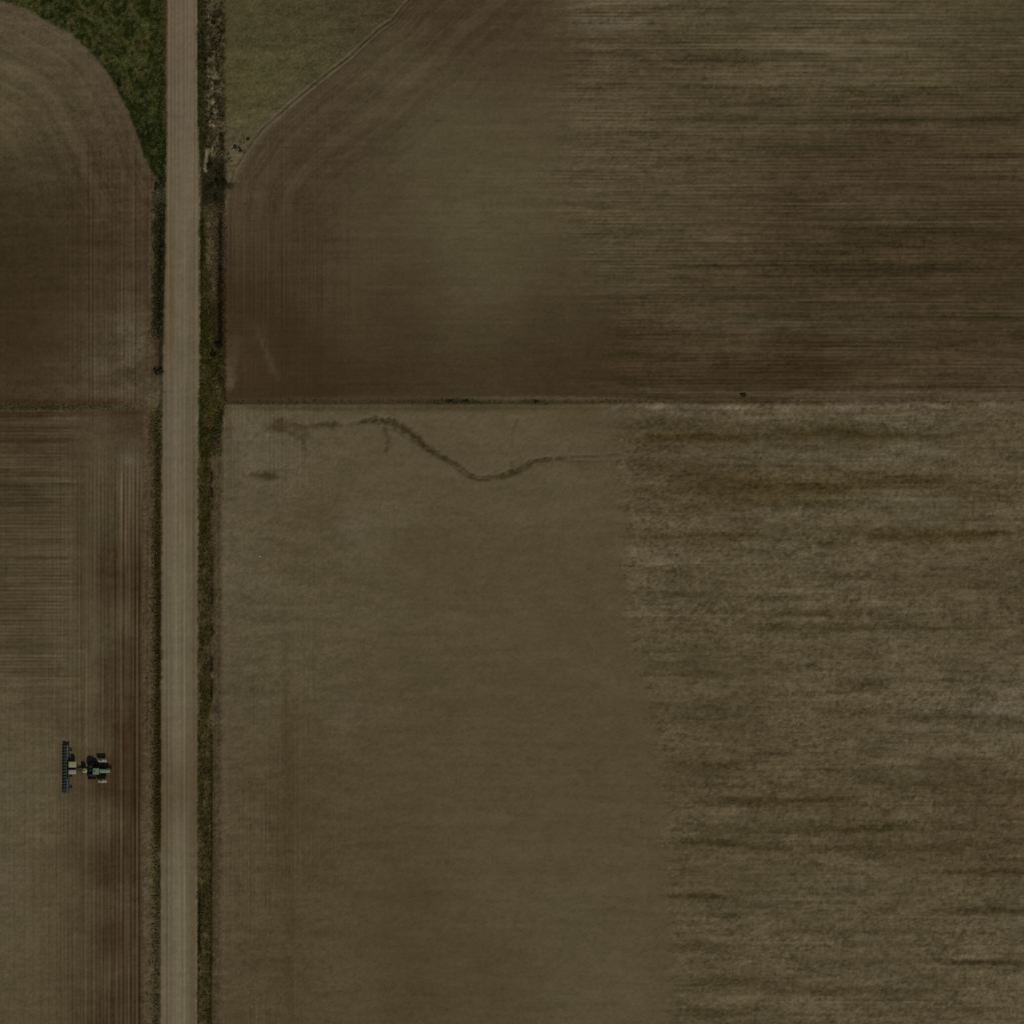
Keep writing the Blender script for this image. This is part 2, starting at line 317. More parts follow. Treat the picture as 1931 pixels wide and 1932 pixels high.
# horizontal bands and patches: u, v, half width, half height, colour, opacity
BLOBS = [
    # east half of the south field: dark tillage bands
    (1320, 826, 130, 9, (66, 52, 26), .7), (1560, 815, 110, 14, (64, 50, 26), .65), (1720, 822, 100, 8, (66, 52, 28), .6), (1660, 838, 60, 14, (66, 52, 28), .5),
    (1350, 905, 130, 12, (68, 52, 28), .6), (1500, 920, 180, 16, (68, 53, 28), .7), (1700, 905, 130, 18, (66, 51, 27), .65), (1460, 945, 180, 14, (70, 56, 32), .5),
    (1420, 890, 100, 5, (70, 56, 34), .5), (1850, 930, 90, 20, (72, 58, 34), .5), (1300, 968, 90, 6, (72, 60, 38), .5),
    (1340, 1012, 130, 9, (66, 52, 28), .55), (1560, 1022, 40, 9, (62, 48, 24), .6), (1770, 1010, 150, 11, (66, 52, 26), .75), (1690, 1015, 60, 9, (62, 48, 24), .5),
    (1260, 1050, 90, 14, (90, 81, 62), .5), (1800, 1068, 90, 8, (92, 82, 62), .4), (1300, 1110, 90, 30, (72, 60, 40), .35), (1280, 1120, 60, 6, (66, 54, 32), .45),
    (1440, 1130, 130, 4, (68, 56, 34), .4), (1570, 1155, 90, 7, (70, 56, 34), .5), (1500, 1183, 130, 8, (66, 54, 30), .5), (1730, 1185, 130, 7, (66, 54, 32), .5),
    (1620, 1290, 60, 4, (66, 52, 30), .6), (1640, 1340, 80, 6, (68, 54, 32), .5), (1800, 1350, 90, 7, (66, 52, 30), .55), (1880, 1368, 60, 12, (68, 56, 34), .4),
    (1320, 1350, 90, 14, (70, 58, 38), .4), (1330, 1445, 70, 12, (68, 56, 34), .5), (1550, 1452, 120, 5, (68, 56, 34), .4), (1480, 1510, 140, 7, (62, 48, 24), .6),
    (1800, 1480, 150, 12, (70, 58, 36), .45), (1620, 1562, 170, 10, (64, 52, 28), .55), (1350, 1590, 60, 6, (58, 46, 22), .65), (1430, 1600, 120, 10, (68, 54, 32), .45), (1400, 1572, 100, 10, (72, 60, 38), .4),
    (1750, 1602, 200, 14, (66, 52, 30), .5), (1860, 1645, 110, 8, (62, 46, 24), .6), (1320, 1690, 60, 7, (60, 48, 26), .6), (1400, 1700, 80, 14, (72, 60, 38), .35), (1880, 1718, 80, 7, (60, 46, 26), .6),
    (1320, 1790, 60, 8, (70, 58, 36), .4), (1600, 1758, 160, 5, (70, 58, 38), .4), (1380, 1850, 120, 9, (70, 56, 34), .5), (1860, 1815, 120, 5, (58, 44, 24), .65), (1700, 1870, 200, 6, (68, 54, 32), .4), (1330, 1910, 70, 9, (64, 50, 28), .5),
    (1290, 1262, 50, 18, (72, 60, 38), .35), (1370, 1270, 70, 8, (72, 60, 38), .35), (1720, 850, 60, 14, (98, 90, 72), .5), (1450, 860, 120, 9, (92, 84, 64), .4), (1880, 1340, 70, 16, (96, 88, 72), .45),
    (1440, 965, 120, 8, (92, 84, 66), .4), (1740, 960, 90, 22, (88, 80, 60), .45), (1560, 1400, 150, 16, (90, 80, 60), .35),
    # north-east field
    (1500, 40, 300, 10, (80, 74, 54), .3), (1900, 38, 120, 4, (62, 56, 34), .5), (1330, 115, 130, 6, (62, 50, 30), .5), (1230, 128, 70, 3, (62, 50, 30), .5), (1430, 196, 90, 6, (62, 48, 32), .45),
    (1600, 228, 160, 4, (54, 46, 22), .65), (1350, 227, 160, 4, (62, 52, 30), .45), (1600, 240, 200, 5, (88, 80, 60), .35), (1850, 226, 120, 4, (56, 46, 24), .6), (1700, 196, 130, 4, (60, 50, 30), .4),
    (1550, 276, 180, 5, (62, 54, 34), .4), (1850, 296, 110, 5, (54, 40, 26), .55), (1700, 362, 150, 8, (62, 48, 34), .4), (1700, 412, 170, 4, (54, 44, 24), .5), (1560, 410, 60, 4, (56, 44, 26), .4),
    (1330, 502, 60, 4, (54, 44, 24), .5), (1500, 498, 110, 6, (54, 42, 24), .6), (1700, 500, 130, 7, (54, 40, 24), .55), (1800, 550, 150, 6, (58, 44, 28), .45), (1560, 598, 160, 4, (52, 42, 24), .55), (1870, 600, 100, 5, (50, 40, 22), .6),
    (1350, 597, 120, 3, (58, 48, 30), .4), (1500, 612, 220, 12, (80, 72, 54), .3), (1500, 700, 160, 14, (58, 43, 24), .5), (1500, 735, 300, 6, (60, 44, 28), .4), (1650, 755, 260, 6, (84, 72, 56), .4),
    (1250, 330, 100, 12, (86, 72, 54), .3), (1150, 45, 60, 12, (100, 90, 76), .4), (1100, 690, 400, 18, (60, 46, 28), .35), (640, 725, 200, 20, (57, 42, 26), .35), (1470, 740, 280, 6, (80, 68, 52), .5), (1750, 742, 260, 7, (86, 74, 58), .55),
    (500, 640, 5, 30, (76, 62, 48), .3), (512, 690, 8, 24, (72, 58, 44), .3), (436, 690, 9, 34, (84, 72, 56), .5), (433, 722, 7, 14, (98, 86, 70), .4), (441, 660, 12, 30, (76, 62, 47), .4), (480, 700, 30, 40, (66, 52, 38), .35), (1050, 690, 30, 16, (60, 48, 28), .3),
    # boundary between the north and south fields
    (700, 752, 260, 3, (76, 60, 46), .5), (1050, 750, 200, 3, (84, 74, 54), .4), (870, 757, 60, 5, (42, 40, 20), .85), (1010, 757, 30, 5, (46, 40, 22), .7), (780, 757, 40, 4, (56, 48, 30), .5), (960, 758, 80, 4, (54, 50, 30), .5),
    (560, 768, 90, 4, (70, 58, 42), .5), (900, 768, 240, 4, (70, 58, 40), .45), (1300, 766, 200, 5, (100, 90, 72), .5), (1240, 767, 22, 5, (118, 108, 88), .7), (1162, 770, 12, 5, (110, 100, 84), .6), (1390, 768, 34, 5, (112, 102, 84), .6),
    (1480, 773, 22, 7, (108, 98, 80), .6), (1588, 768, 30, 6, (112, 102, 84), .6), (1700, 764, 90, 5, (98, 84, 70), .5), (1880, 765, 60, 7, (100, 88, 70), .5), (1250, 778, 120, 6, (90, 80, 62), .4), (1650, 790, 200, 8, (96, 86, 70), .35),
    (1270, 800, 160, 6, (70, 58, 38), .35), (60, 757, 160, 5, (56, 38, 26), .7), (200, 760, 70, 4, (66, 48, 34), .6), (60, 769, 150, 5, (54, 50, 28), .8), (180, 772, 60, 4, (66, 62, 38), .6), (250, 768, 40, 4, (88, 76, 60), .5),
    (50, 780, 100, 4, (56, 40, 28), .6), (240, 778, 30, 3, (58, 38, 26), .7), (150, 783, 90, 3, (60, 44, 32), .4),
    # south field, west end
    (480, 815, 40, 20, (96, 87, 70), .3), (520, 850, 60, 30, (91, 82, 64), .3), (498, 898, 24, 6, (62, 56, 34), .75), (485, 820, 8, 6, (74, 64, 48), .5), (545, 800, 40, 12, (70, 57, 40), .5), (525, 806, 16, 9, (64, 52, 32), .55),
    (510, 886, 30, 3, (80, 70, 50), .4), (640, 990, 40, 5, (84, 74, 56), .2), (545, 1590, 14, 300, (72, 59, 36), .4), (640, 1360, 30, 40, (88, 79, 60), .3), (665, 1000, 18, 14, (100, 92, 76), .35), (426, 1300, 6, 600, (90, 78, 62), .35),
    (430, 810, 9, 30, (72, 58, 42), .5), 
    (550, 802, 50, 5, (66, 54, 35), .6), (520, 808, 20, 9, (68, 56, 38), .6), (535, 796, 12, 5, (64, 52, 33), .5), (576, 820, 9, 9, (64, 51, 32), .7), (626, 799, 15, 4, (56, 43, 24), .8), (604, 800, 12, 3, (60, 47, 28), .6), (495, 896, 24, 6, (60, 52, 31), .9), (512, 901, 14, 5, (62, 54, 33), .7),
    (463, 818, 9, 6, (72, 64, 47), .5), (445, 880, 12, 40, (80, 71, 53), .35), (860, 771, 280, 4, (68, 58, 41), .6), (560, 770, 120, 4, (70, 59, 43), .6), (900, 786, 240, 3, (92, 83, 64), .35), (1020, 752, 140, 4, (82, 73, 53), .6), (640, 757, 200, 3, (64, 50, 34), .6),
    (566, 985, 60, 40, (80, 69, 49), .3), (545, 1400, 12, 60, (70, 58, 38), .3), (475, 1100, 40, 14, (92, 85, 67), .3), (480, 1360, 40, 60, (88, 79, 60), .25), (700, 1160, 80, 14, (90, 82, 62), .25), (660, 1330, 20, 40, (90, 80, 62), .25),
    (486, 628, 4, 10, (84, 71, 55), .5), (494, 646, 4, 10, (84, 71, 55), .5), (504, 668, 5, 12, (80, 67, 51), .5), (514, 690, 6, 12, (80, 67, 51), .5), (524, 708, 7, 10, (76, 63, 47), .4), (470, 640, 30, 50, (68, 54, 40), .3),
    (240, 618, 28, 22, (84, 75, 58), .5), (256, 655, 18, 30, (86, 77, 60), .5), (200, 690, 44, 14, (82, 73, 56), .45), (165, 728, 50, 7, (78, 68, 52), .45), (235, 702, 20, 6, (56, 47, 33), .6), (190, 668, 24, 8, (62, 53, 38), .4), (250, 730, 22, 8, (88, 78, 62), .5), (175, 610, 30, 30, (70, 59, 44), .3),
    # south-west field
    (130, 790, 40, 6, (96, 86, 68), .25), (247, 1500, 12, 60, (48, 35, 18), .35), (235, 1400, 20, 60, (58, 40, 24), .4), (120, 1930, 60, 60, (78, 67, 45), .3), (245, 870, 12, 12, (98, 88, 72), .5), (205, 800, 30, 12, (82, 72, 56), .3),
    # north-west field
    (190, 415, 12, 3, (92, 76, 62), .35), (262, 385, 14, 60, (74, 58, 46), .35), (245, 625, 22, 16, (92, 82, 64), .3), (232, 700, 24, 10, (58, 48, 32), .5), (215, 680, 12, 6, (60, 50, 34), .4), (252, 715, 16, 8, (62, 52, 36), .5), (130, 628, 20, 8, (70, 62, 48), .3),
]
# the washed-out channel across the south field: u, v, half width, strength
RILL = [(508, 803, 5, .3), (530, 808, 8, .4), (560, 806, 5, .35), (600, 803, 4, .35), (628, 801, 6, .7), (645, 801, 3, .3), (664, 799, 3, .35), (688, 793, 4, .8), (712, 791, 6, .95), (738, 796, 7, .9), (760, 806, 7, .9), (782, 822, 7, .95), (800, 840, 6.5, 1), (822, 856, 6, 1),
        (850, 867, 4, .9), (868, 880, 3, .8), (885, 893, 2.6, .75), (910, 900, 2.6, .65), (940, 897, 3, .7), (966, 890, 6, .85), (990, 878, 6, .7), (1010, 868, 4, .85), (1040, 865, 3.5, .9), (1062, 864, 2.5, .6)]
RILL2 = [(740, 808, 2, .5), (790, 838, 2, .5), (820, 858, 2, .6), (850, 874, 2, .6), (880, 898, 2, .7), (905, 905, 2.2, .8), (940, 903, 2, .6), (965, 896, 3, .6), (1000, 880, 2.5, .5)]
RILL3 = [(1060, 868, 2, .4), (1110, 871, 2, .45), (1170, 868, 2, .25)]
RILL4 = [(1060, 862, 1.6, .4), (1120, 860, 1.8, .55), (1180, 855, 1.5, .4)]
RILL5 = [(725, 808, 5, .6), (733, 830, 4, .5), (728, 850, 4, .45)]
RILL6 = [(546, 812, 5, .5), (570, 828, 4, .6), (578, 850, 3, .35), (574, 870, 2.5, .25)]
RILL7 = [(976, 790, 3, .4), (966, 815, 2, .3), (964, 850, 1.6, .35), (965, 886, 2.5, .5)]
def rill_mask(U, V):
    m = np.zeros(U.shape)
    jit = (fbm(U / 6, V / 5, 71, 3) - .5) * 24
    brk = .25 + 1.5 * fbm(U / 6, V / 4, 72, 3)
    for R in (RILL, RILL2, RILL3, RILL4, RILL5, RILL6, RILL7):
        for a, b in zip(R[:-1], R[1:]):
            dx, dy = b[0] - a[0], b[1] - a[1]
            lo_u, hi_u = min(a[0], b[0]) - 20, max(a[0], b[0]) + 20
            lo_v, hi_v = min(a[1], b[1]) - 20, max(a[1], b[1]) + 20
            sel = (U > lo_u) & (U < hi_u) & (V > lo_v) & (V < hi_v)
            if not sel.any(): continue
            u = U[sel]; v = V[sel]
            t = np.clip(((u - a[0]) * dx + (v - a[1]) * dy) / (dx * dx + dy * dy), 0, 1)
            d = np.hypot(u - a[0] - t * dx, v - a[1] - t * dy)
            w = a[2] + (b[2] - a[2]) * t; s = a[3] + (b[3] - a[3]) * t
            dj = np.maximum(d + jit[sel] * np.clip(w / 6, 0, 1) * .6, 0)
            m[sel] = np.maximum(m[sel], np.minimum(s * (1 + (brk[sel] - 1) * np.clip(w / 5, 0, 1)), 1) * np.exp(-(dj / w) ** 4 * 1.1))
    return m

def grass_fields(U, V):
    """masks of the verge, road, corner grass"""
    rl = pl(V, ROAD_L); rr = pl(V, ROAD_R)
    we = pl(V, WEST_E); ee = pl(V, EAST_E)
    return rl, rr, we, ee

def corner_nw(U, V):
    d, al, s = seg_dist(U, V, ARC_NW)
    return d * s, al            # positive on the grass side (north-east of the curve)
def corner_ne(U, V):
    d, al, s = seg_dist(U, V, ARC_NE)
    return d * s, al

def height(U, V):
    rl, rr, we, ee = grass_fields(U, V)
    c = (rl + rr) / 2; hw = (rr - rl) / 2
    x = np.abs(U - c) / hw
    road = 0.55 - 0.16 * np.clip(x, 0, 1) ** 2
    z = 0.25 * (fbm(U / 260, V / 260, 5, 3) - .5)
    # ditches between the road shoulder and the field edges
    tw = np.clip((U - we) / np.maximum(rl - we, 1), 0, 1)      # 0 field, 1 road
    te = np.clip((ee - U) / np.maximum(ee - rr, 1), 0, 1)
    def prof(t, deep, at):
        return np.where(t < at, -deep * sst(0, at, t), -deep + (0.39 + deep) * sst(at, 1, t))
    zw = prof(tw, .75, .55); ze = prof(te, .8, .42)
    z = np.where(U < rl, np.where(U > we, zw + z * (1 - tw), z), z)
    z = np.where(U > rr, np.where(U < ee, ze + z * (1 - te), z), z)
    z = np.where((U >= rl) & (U <= rr), road, z)
    # farm crossing near the middle fills the ditches
    fill = np.exp(-((V - 742) / 22) ** 2)
    inv = ((U > we) & (U < rl)) | ((U > rr) & (U < ee))
    z = np.where(inv, np.maximum(z, -0.75 + fill * 0.9), z)
    z = z - 0.28 * rill_mask(U, V)
    return z

def tone(U, V):
    """base look of the ground (linear), grain strengths and arc coordinates"""
    rl, rr, we, ee = grass_fields(U, V)
    dnw, anw = corner_nw(U, V); dne, ane = corner_ne(U, V)
    n1 = fbm(U / 14, V / 14, 21, 4); n2 = fbm(U / 5, V / 9, 31, 3); n3 = fbm(U / 60, V / 60, 41, 4); nf = fbm(U / 3.4, V / 3.4, 51, 3)
    Uj = U + (n3 - .5) * 60; Vj = V + (n1 - .5) * 10
    nw = shepard(Uj, V + (n3 - .5) * 30, NWF); nef = shepard(Uj, Vj, NEF); sef = shepard(Uj, V + (n3 - .5) * 40, SEF); sex = shepard(Uj, Vj, SEX); swf = shepard(U + (n1 - .5) * 6, V + (n3 - .5) * 40, SWF, s=24)
    olv = calm(shepard(Uj, V + (n3 - .5) * 60, OLV), .62) * .94
    row = vnoise(V * 0 + 3.3, V / 3.2, 61) * 26 + vnoise(V * 0 + 7.7, V / 11, 62) * 16 - 22
    eb = pl(V, [(700, 1168), (900, 1172), (1100, 1180), (1200, 1188), (1280, 1222), (1350, 1236), (1500, 1258), (1700, 1268), (2400, 1290)]) + row
    kx = sst(-16, 12, U - eb)
    ebn = pl(V, [(-400, 1000), (0, 1060), (200, 1060), (400, 1060), (600, 1150), (760, 1160)]) + row
    kn = sst(-50, 60, U - ebn)
    se = sef * (1 - kx[..., None]) + sex * kx[..., None]
    south = sst(-2.5, 2.5, V - 763)
    C = np.where((U > (rl + rr)[...] / 2)[..., None], nef * (1 - south[..., None]) + se * south[..., None],
                 nw * (1 - south[..., None]) + swf * south[..., None])
    east = U > (rl + rr) / 2
    C = calm(C, .27)
    # grain: h, v, mottle
    G = np.zeros(U.shape + (3,))
    wv = sst(150, 190, U) * south
    hE = np.where(south > .5, .05 + .15 * kx, .09 + .26 * kn)
    hW = np.where(south > .5,   .34 * (1 - sst(110, 175, U + (n1 - .5) * 60)) * (1 - .75 * sst(1180, 1450, V)), .10)
    vE = np.where(south > .5, .15 * (1 - sst(440, 760, U)) * sst(.42, .62, fbm(U / 70, V / 110, 95, 3)), .10 * (1 - sst(560, 760, U)) * sst(380, 470, V) * (1 - sst(560, 640, V)) + .05 * (1 - sst(560, 760, U)))
    vW = np.where(south > .5, (.16 + .34 * sst(165, 245, U)) * sst(60, 170, U + (n1 - .5) * 30) * sst(835, 930, V + (n1 - .5) * 60) + .06, .04 + .18 * sst(90, 200, U) * sst(200, 420, V))
    mE = np.where(south > .5, .05 + .07 * (1 - sst(440, 800, U)) + .23 * kx, .03 + .13 * kn)
    mW = np.where(south > .5, .08, .08 + .10 * sst(150, 260, U) * sst(560, 660, V))
    G[..., 0] = np.where(east, hE, hW); G[..., 1] = np.where(east, vE, vW); G[..., 2] = np.where(east, mE, mW)
    A = np.zeros(U.shape + (3,))
    ar_e = (.20 * (1 - sst(40, 330, -dne)) * (1 - sst(380, 480, V)) * (1 - south)) * sst(0, 8, -dne)
    ar_w = .22 * (1 - sst(120, 420, -dnw)) * (1 - sst(330, 480, V))
    A[..., 0] = np.where(east, dne, dnw) / 100 * 1.0
    A[..., 1] = np.where(east, ane, anw) / 100 * 0.1
    A[..., 2] = np.where(east, ar_e, ar_w)

    def mix(C, c, a):
        a = np.clip(a, 0, 1)[..., None]
        return C * (1 - a) + (lin(c) if np.ndim(c) == 1 else c) * a
    # patches
    Ub = U + (n1 - .5) * 60 + (n2 - .5) * 40; Vb = V + (n2 - .5) * 12 + (nf - .5) * 9 + (fbm(U / 40, V / 9, 45, 3) - .5) * 12
    for u, v, ru, rv, c, op in BLOBS:
        if u > 1180 and sum(c) < 190: op = min(op * 1.3, .9); c = (c[0] - 3, c[1] + 1, c[2] + 2)
        sel = (np.abs(U - u) < ru * 2.2 + 12) & (np.abs(V - v) < rv * 2.2 + 12)
        if not sel.any(): continue
        jk = min(1, rv / 11, ru / 40)
        du = (U[sel] + (Ub[sel] - U[sel]) * jk - u) / ru; dv = (V[sel] + (Vb[sel] - V[sel]) * jk - v) / rv
        w = op * np.exp(-(np.abs(du) ** 2.6 + dv ** 2) * 1.0) * (0.3 + .9 * n2[sel] + .8 * nf[sel])
        w = np.clip(w, 0, 1)[:, None]
        C[sel] = C[sel] * (1 - w) + lin(c) * w
    # rill: darker brown along its floor
    r = rill_mask(U, V)
    C = mix(C, (52, 41, 23), r * .92)
    # olive grassland north of the curved track
    og = sst(-2, 2, dne + 1) * east * (V < 420)
    C = mix(C, olv, og)
    G[..., 0] *= 1 - og; G[..., 1] *= 1 - og; G[..., 2] = G[..., 2] * (1 - og) + .17 * og
    # twin wheel tracks along the curve
    tj = (n1 - .5) * 3
    near = east * (V < 345)
    C = mix(C, (94, 85, 66), .75 * np.exp(-((dne + 5 + tj * .5) / 3.2) ** 2) * near * sst(760, 620, U) + .15 * np.exp(-((dne + 5 + tj * .5) / 3.2) ** 2) * near)
    C = mix(C, (42, 34, 18), (.85 + 1.2 * (n2 - .5)) * np.exp(-((dne + 1 + tj * .3) / 1.7) ** 2) * near)
    C = mix(C, (94, 85, 64), .75 * np.exp(-((dne - 3.2 + tj * .3) / 1.8) ** 2) * near)
    C = mix(C, (52, 42, 28), .75 * np.exp(-((dne + 9 + tj * .6) / 1.6) ** 2) * near * sst(440, 560, U))
    C = mix(C, (90, 78, 62), .45 * np.exp(-((dne + 7) / 7) ** 2) * near * (1 - sst(520, 600, U)))
    # spotty weeds where the track meets the ditch
    sp = np.clip(1.5 * np.exp(-(((U - 446 - (280 - V) * .45) / 18) ** 2 + ((V - 285) / 30) ** 2)), 0, 1) * (dne > -1)
    C = mix(C, (92, 82, 62), sp * .7)
    C = mix(C, (40, 35, 18), sp * sst(.55, .64, nf) * 1.0)
    C = mix(C, (94, 84, 62), sp * sst(.45, .35, nf) * .6)
    # green corner in the north-west
    gc = sst(-3, 3, dnw + (nf - .5) * 7 * sst(120, 300, V)) * (U < rl) * (V < 352)
    g1 = fbm(U / 17, V / 20, 81, 4); g2 = fbm(U / 5, V / 6, 83, 3)
    green = lin((54, 58, 24)) * np.ones(U.shape + (1,))
    green = mix(green, (62, 58, 30), sst(.5, .72, g1) * (1 - sst(150, 210, V)))
    green = mix(green, (32, 36, 8), sst(.52, .35, g1) * .8)
    green = mix(green, (26, 32, 8), sst(150, 230, V) * .55)
    green = mix(green, (20, 24, 6), sst(.55, .66, g2) * .75)
    green = mix(green, (22, 26, 6), np.exp(-((dnw - 4) / 4) ** 2) * sst(90, 160, V) * .7)
    green = mix(green, (72, 70, 44), sst(.44, .34, g2) * .5)
    green = mix(green, (60, 50, 22), sst(300, 313, U) * (1 - sst(150, 260, V)) * .6)
    C = mix(C, green, gc)
    G[..., 0] *= 1 - gc; G[..., 1] *= 1 - gc; G[..., 2] = G[..., 2] * (1 - gc) + .28 * gc
    C = mix(C, (88, 76, 62), .4 * np.exp(-((dnw + 6) / 7) ** 2) * (V < 330) * (U < 290))

    # ---------------- west verge
    wvm = sst(-2, 2, U - we) * (U < rl) * sst(340, 360, V + (n1 - .5) * 20)
    k = sst(0, 1, (U - we) / np.maximum(rl - we, 1)); e = (n2 - .5)
    t = U - rl                                   # negative, distance to the road edge
    w = lin((72, 60, 46)) * np.ones(U.shape + (1,))
    up = (1 - sst(620, 650, V))
    dark = sst(-25, -20, t + e * 16) * (1 - sst(-3, 0, t)) * sst(362, 395, V) * up
    w = mix(w, (58, 56, 34), sst(-30, -24, t + e * 18) * up * .6)
    w = mix(w, (30, 31, 10), dark * .9)
    w = mix(w, (18, 18, 4), np.exp(-((t + 9 + e * 6) / 4.5) ** 2) * sst(400, 440, V) * up * .8)
    w = mix(w, (92, 82, 66), sst(.60, .72, nf) * sst(-34, -26, -np.abs(t + 27) - 6) * up * .5)
    mid = sst(615, 645, V) * (1 - sst(700, 722, V))
    w = mix(w, (40, 28, 10), np.exp(-((t + 7 + e * 5) / 4.5) ** 2) * mid * .9)
    w = mix(w, (64, 48, 34), np.exp(-((t + 14) / 6) ** 2) * mid * .6)
    w = mix(w, (78, 68, 50), sst(700, 716, V) * (1 - sst(760, 785, V)) * .9)
    grn = np.exp(-((V - 815) / 26) ** 2) * np.exp(-((t + 13 + e * 8) / 8) ** 2)
    lo = sst(780, 850, V)
    w = mix(w, (76, 64, 48), lo * .8)
    strip = np.exp(-((t + 9 + e * 6) / 7.5) ** 2)
    w = mix(w, (56, 47, 23), lo * strip * (1 - sst(1560, 1620, V)) * (.55 + .5 * n1))
    w = mix(w, (46, 37, 12), lo * np.exp(-((t + 5 + e * 2) / 5) ** 2) * (.55 + .45 * sst(930, 1100, V)) * (1 - sst(1580, 1700, V) * .5))
    w = mix(w, (36, 24, 8), lo * np.exp(-((t + 2.5) / 2.2) ** 2) * sst(1350, 1430, V) * (1 - sst(1560, 1640, V)) * .7)
    w = mix(w, (54, 45, 26), np.exp(-((t + 28 + (n1 - .5) * 6) / 2.6) ** 2) * sst(930, 1060, V) * (1 - sst(1330, 1500, V)) * .7)
    w = mix(w, (74, 70, 42), np.exp(-((V - 1640) / 60) ** 2) * np.exp(-((t + 16) / 11) ** 2) * .8)
    w = mix(w, (78, 70, 48), sst(1640, 1760, V) * .4)
    w = mix(w, (50, 52, 22), grn)
    w = mix(w, (60, 56, 30), np.exp(-((V - 790) / 26) ** 2) * sst(-26, -14, t) * .6)
    w = mix(w, (110, 96, 70), np.exp(-((V - 1615) / 8) ** 2 - ((t + 3) / 4) ** 2) * .7)
    w = mix(w, w * 0.72, sst(.54, .7, nf) * .8)
    w = mix(w, np.minimum(w * 1.3, 1), sst(.48, .36, nf) * .6)
    # pale rubble beside the road just below the corner
    pr = np.exp(-(((U - 296) / 13) ** 2 + ((V - 348) / 14) ** 2))
    w = mix(w, (98, 90, 72), pr * sst(.5, .58, nf) * .9)
    w = mix(w, (40, 42, 20), pr * sst(.46, .38, nf) * .9)
    C = mix(C, w, wvm)
    G[..., 0] *= 1 - wvm; G[..., 1] = G[..., 1] * (1 - wvm) + .10 * wvm; G[..., 2] = G[..., 2] * (1 - wvm) + .14 * wvm

    # ---------------- east verge
    evm = (U > rr) * (1 - sst(-2, 2, U - ee))
    t = U - rr; q = ee - U
    w = lin((70, 60, 42)) * np.ones(U.shape + (1,))
    a = (1 - sst(285, 320, V))
    w = mix(w, (80, 72, 52), a * sst(14, 22, t + e * 12) * .8)
    w = mix(w, (52, 46, 26), a * sst(.5, .62, n1) * .85)
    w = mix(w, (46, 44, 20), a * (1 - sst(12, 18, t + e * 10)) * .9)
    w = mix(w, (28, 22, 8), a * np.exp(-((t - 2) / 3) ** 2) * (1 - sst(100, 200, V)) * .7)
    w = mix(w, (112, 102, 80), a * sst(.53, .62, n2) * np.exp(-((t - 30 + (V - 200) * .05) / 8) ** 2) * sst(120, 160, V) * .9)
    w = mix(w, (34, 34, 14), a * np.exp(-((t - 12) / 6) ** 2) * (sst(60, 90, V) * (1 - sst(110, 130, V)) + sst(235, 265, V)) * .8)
    w = mix(w, (22, 22, 8), a * sst(.58, .66, nf) * .7)
    b_ = sst(270, 320, V) * (1 - sst(375, 400, V))
    w = mix(w, (28, 30, 10), b_ * (.7 + .5 * (n1 - .5)))
    w = mix(w, (40, 36, 14), b_ * np.exp(-((t - 6) / 5) ** 2) * .6)
    w = mix(w, (108, 98, 78), np.exp(-((U - 389 + (V - 300) * .06) / 3.2) ** 2) * sst(276, 284, V) * (1 - sst(322, 328, V)))
    w = mix(w, (86, 76, 56), np.exp(-((t - 2) / 3) ** 2) * b_ * .6)
    c_ = sst(390, 420, V) * (1 - sst(500, 530, V))
    w = mix(w, (76, 66, 46), c_ * np.exp(-((t - 21) / 11) ** 2))
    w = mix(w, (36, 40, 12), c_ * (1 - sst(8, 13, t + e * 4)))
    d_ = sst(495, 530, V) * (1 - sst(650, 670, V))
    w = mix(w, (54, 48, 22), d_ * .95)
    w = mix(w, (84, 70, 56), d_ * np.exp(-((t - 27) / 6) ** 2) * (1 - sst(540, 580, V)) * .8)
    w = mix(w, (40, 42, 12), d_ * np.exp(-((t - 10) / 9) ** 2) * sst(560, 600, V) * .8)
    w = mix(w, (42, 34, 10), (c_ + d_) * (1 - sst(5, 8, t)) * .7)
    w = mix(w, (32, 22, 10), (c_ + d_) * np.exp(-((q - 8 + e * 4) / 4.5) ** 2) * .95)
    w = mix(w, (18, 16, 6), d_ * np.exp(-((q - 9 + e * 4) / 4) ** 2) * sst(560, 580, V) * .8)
    f_ = sst(650, 670, V) * (1 - sst(830, 900, V))
    w = mix(w, (60, 54, 26), f_ * .9)
    w = mix(w, (38, 40, 12), f_ * sst(.52, .64, n1 + .12 * np.exp(-((V - 790) / 40) ** 2)) * .9)
    w = mix(w, (84, 72, 52), np.exp(-((U - 412) / 9) ** 2 - ((V - 733) / 9) ** 2) * .9)
    g_ = sst(800, 880, V)
    w = mix(w, (77, 66, 47), g_ * sst(22, 28, t + e * 4))
    w = mix(w, (51, 44, 19), g_ * (1 - sst(20, 26, t + e * 6)) * .95)
    w = mix(w, (68, 58, 36), g_ * (1 - sst(20, 26, t)) * sst(.47, .62, fbm(U / 9, V / 40, 93, 4)) * .9)
    w = mix(w, (38, 36, 8), g_ * np.exp(-((t - 12) / 5) ** 2) * sst(.45, .6, n1) * .7)
    w = mix(w, (72, 64, 36), g_ * np.exp(-((t - 11) / 5) ** 2) * sst(1700, 1800, V) * .6)
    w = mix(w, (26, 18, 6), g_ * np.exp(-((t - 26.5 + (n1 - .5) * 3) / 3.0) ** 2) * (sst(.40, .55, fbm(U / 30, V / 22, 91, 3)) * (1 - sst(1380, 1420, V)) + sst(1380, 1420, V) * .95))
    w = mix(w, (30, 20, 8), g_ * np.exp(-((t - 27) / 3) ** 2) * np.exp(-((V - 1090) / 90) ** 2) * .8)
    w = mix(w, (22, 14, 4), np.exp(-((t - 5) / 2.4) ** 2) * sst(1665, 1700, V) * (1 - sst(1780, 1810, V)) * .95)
    w = mix(w, (82, 71, 53), g_ * np.exp(-((q - 5) / 5) ** 2) * .5)
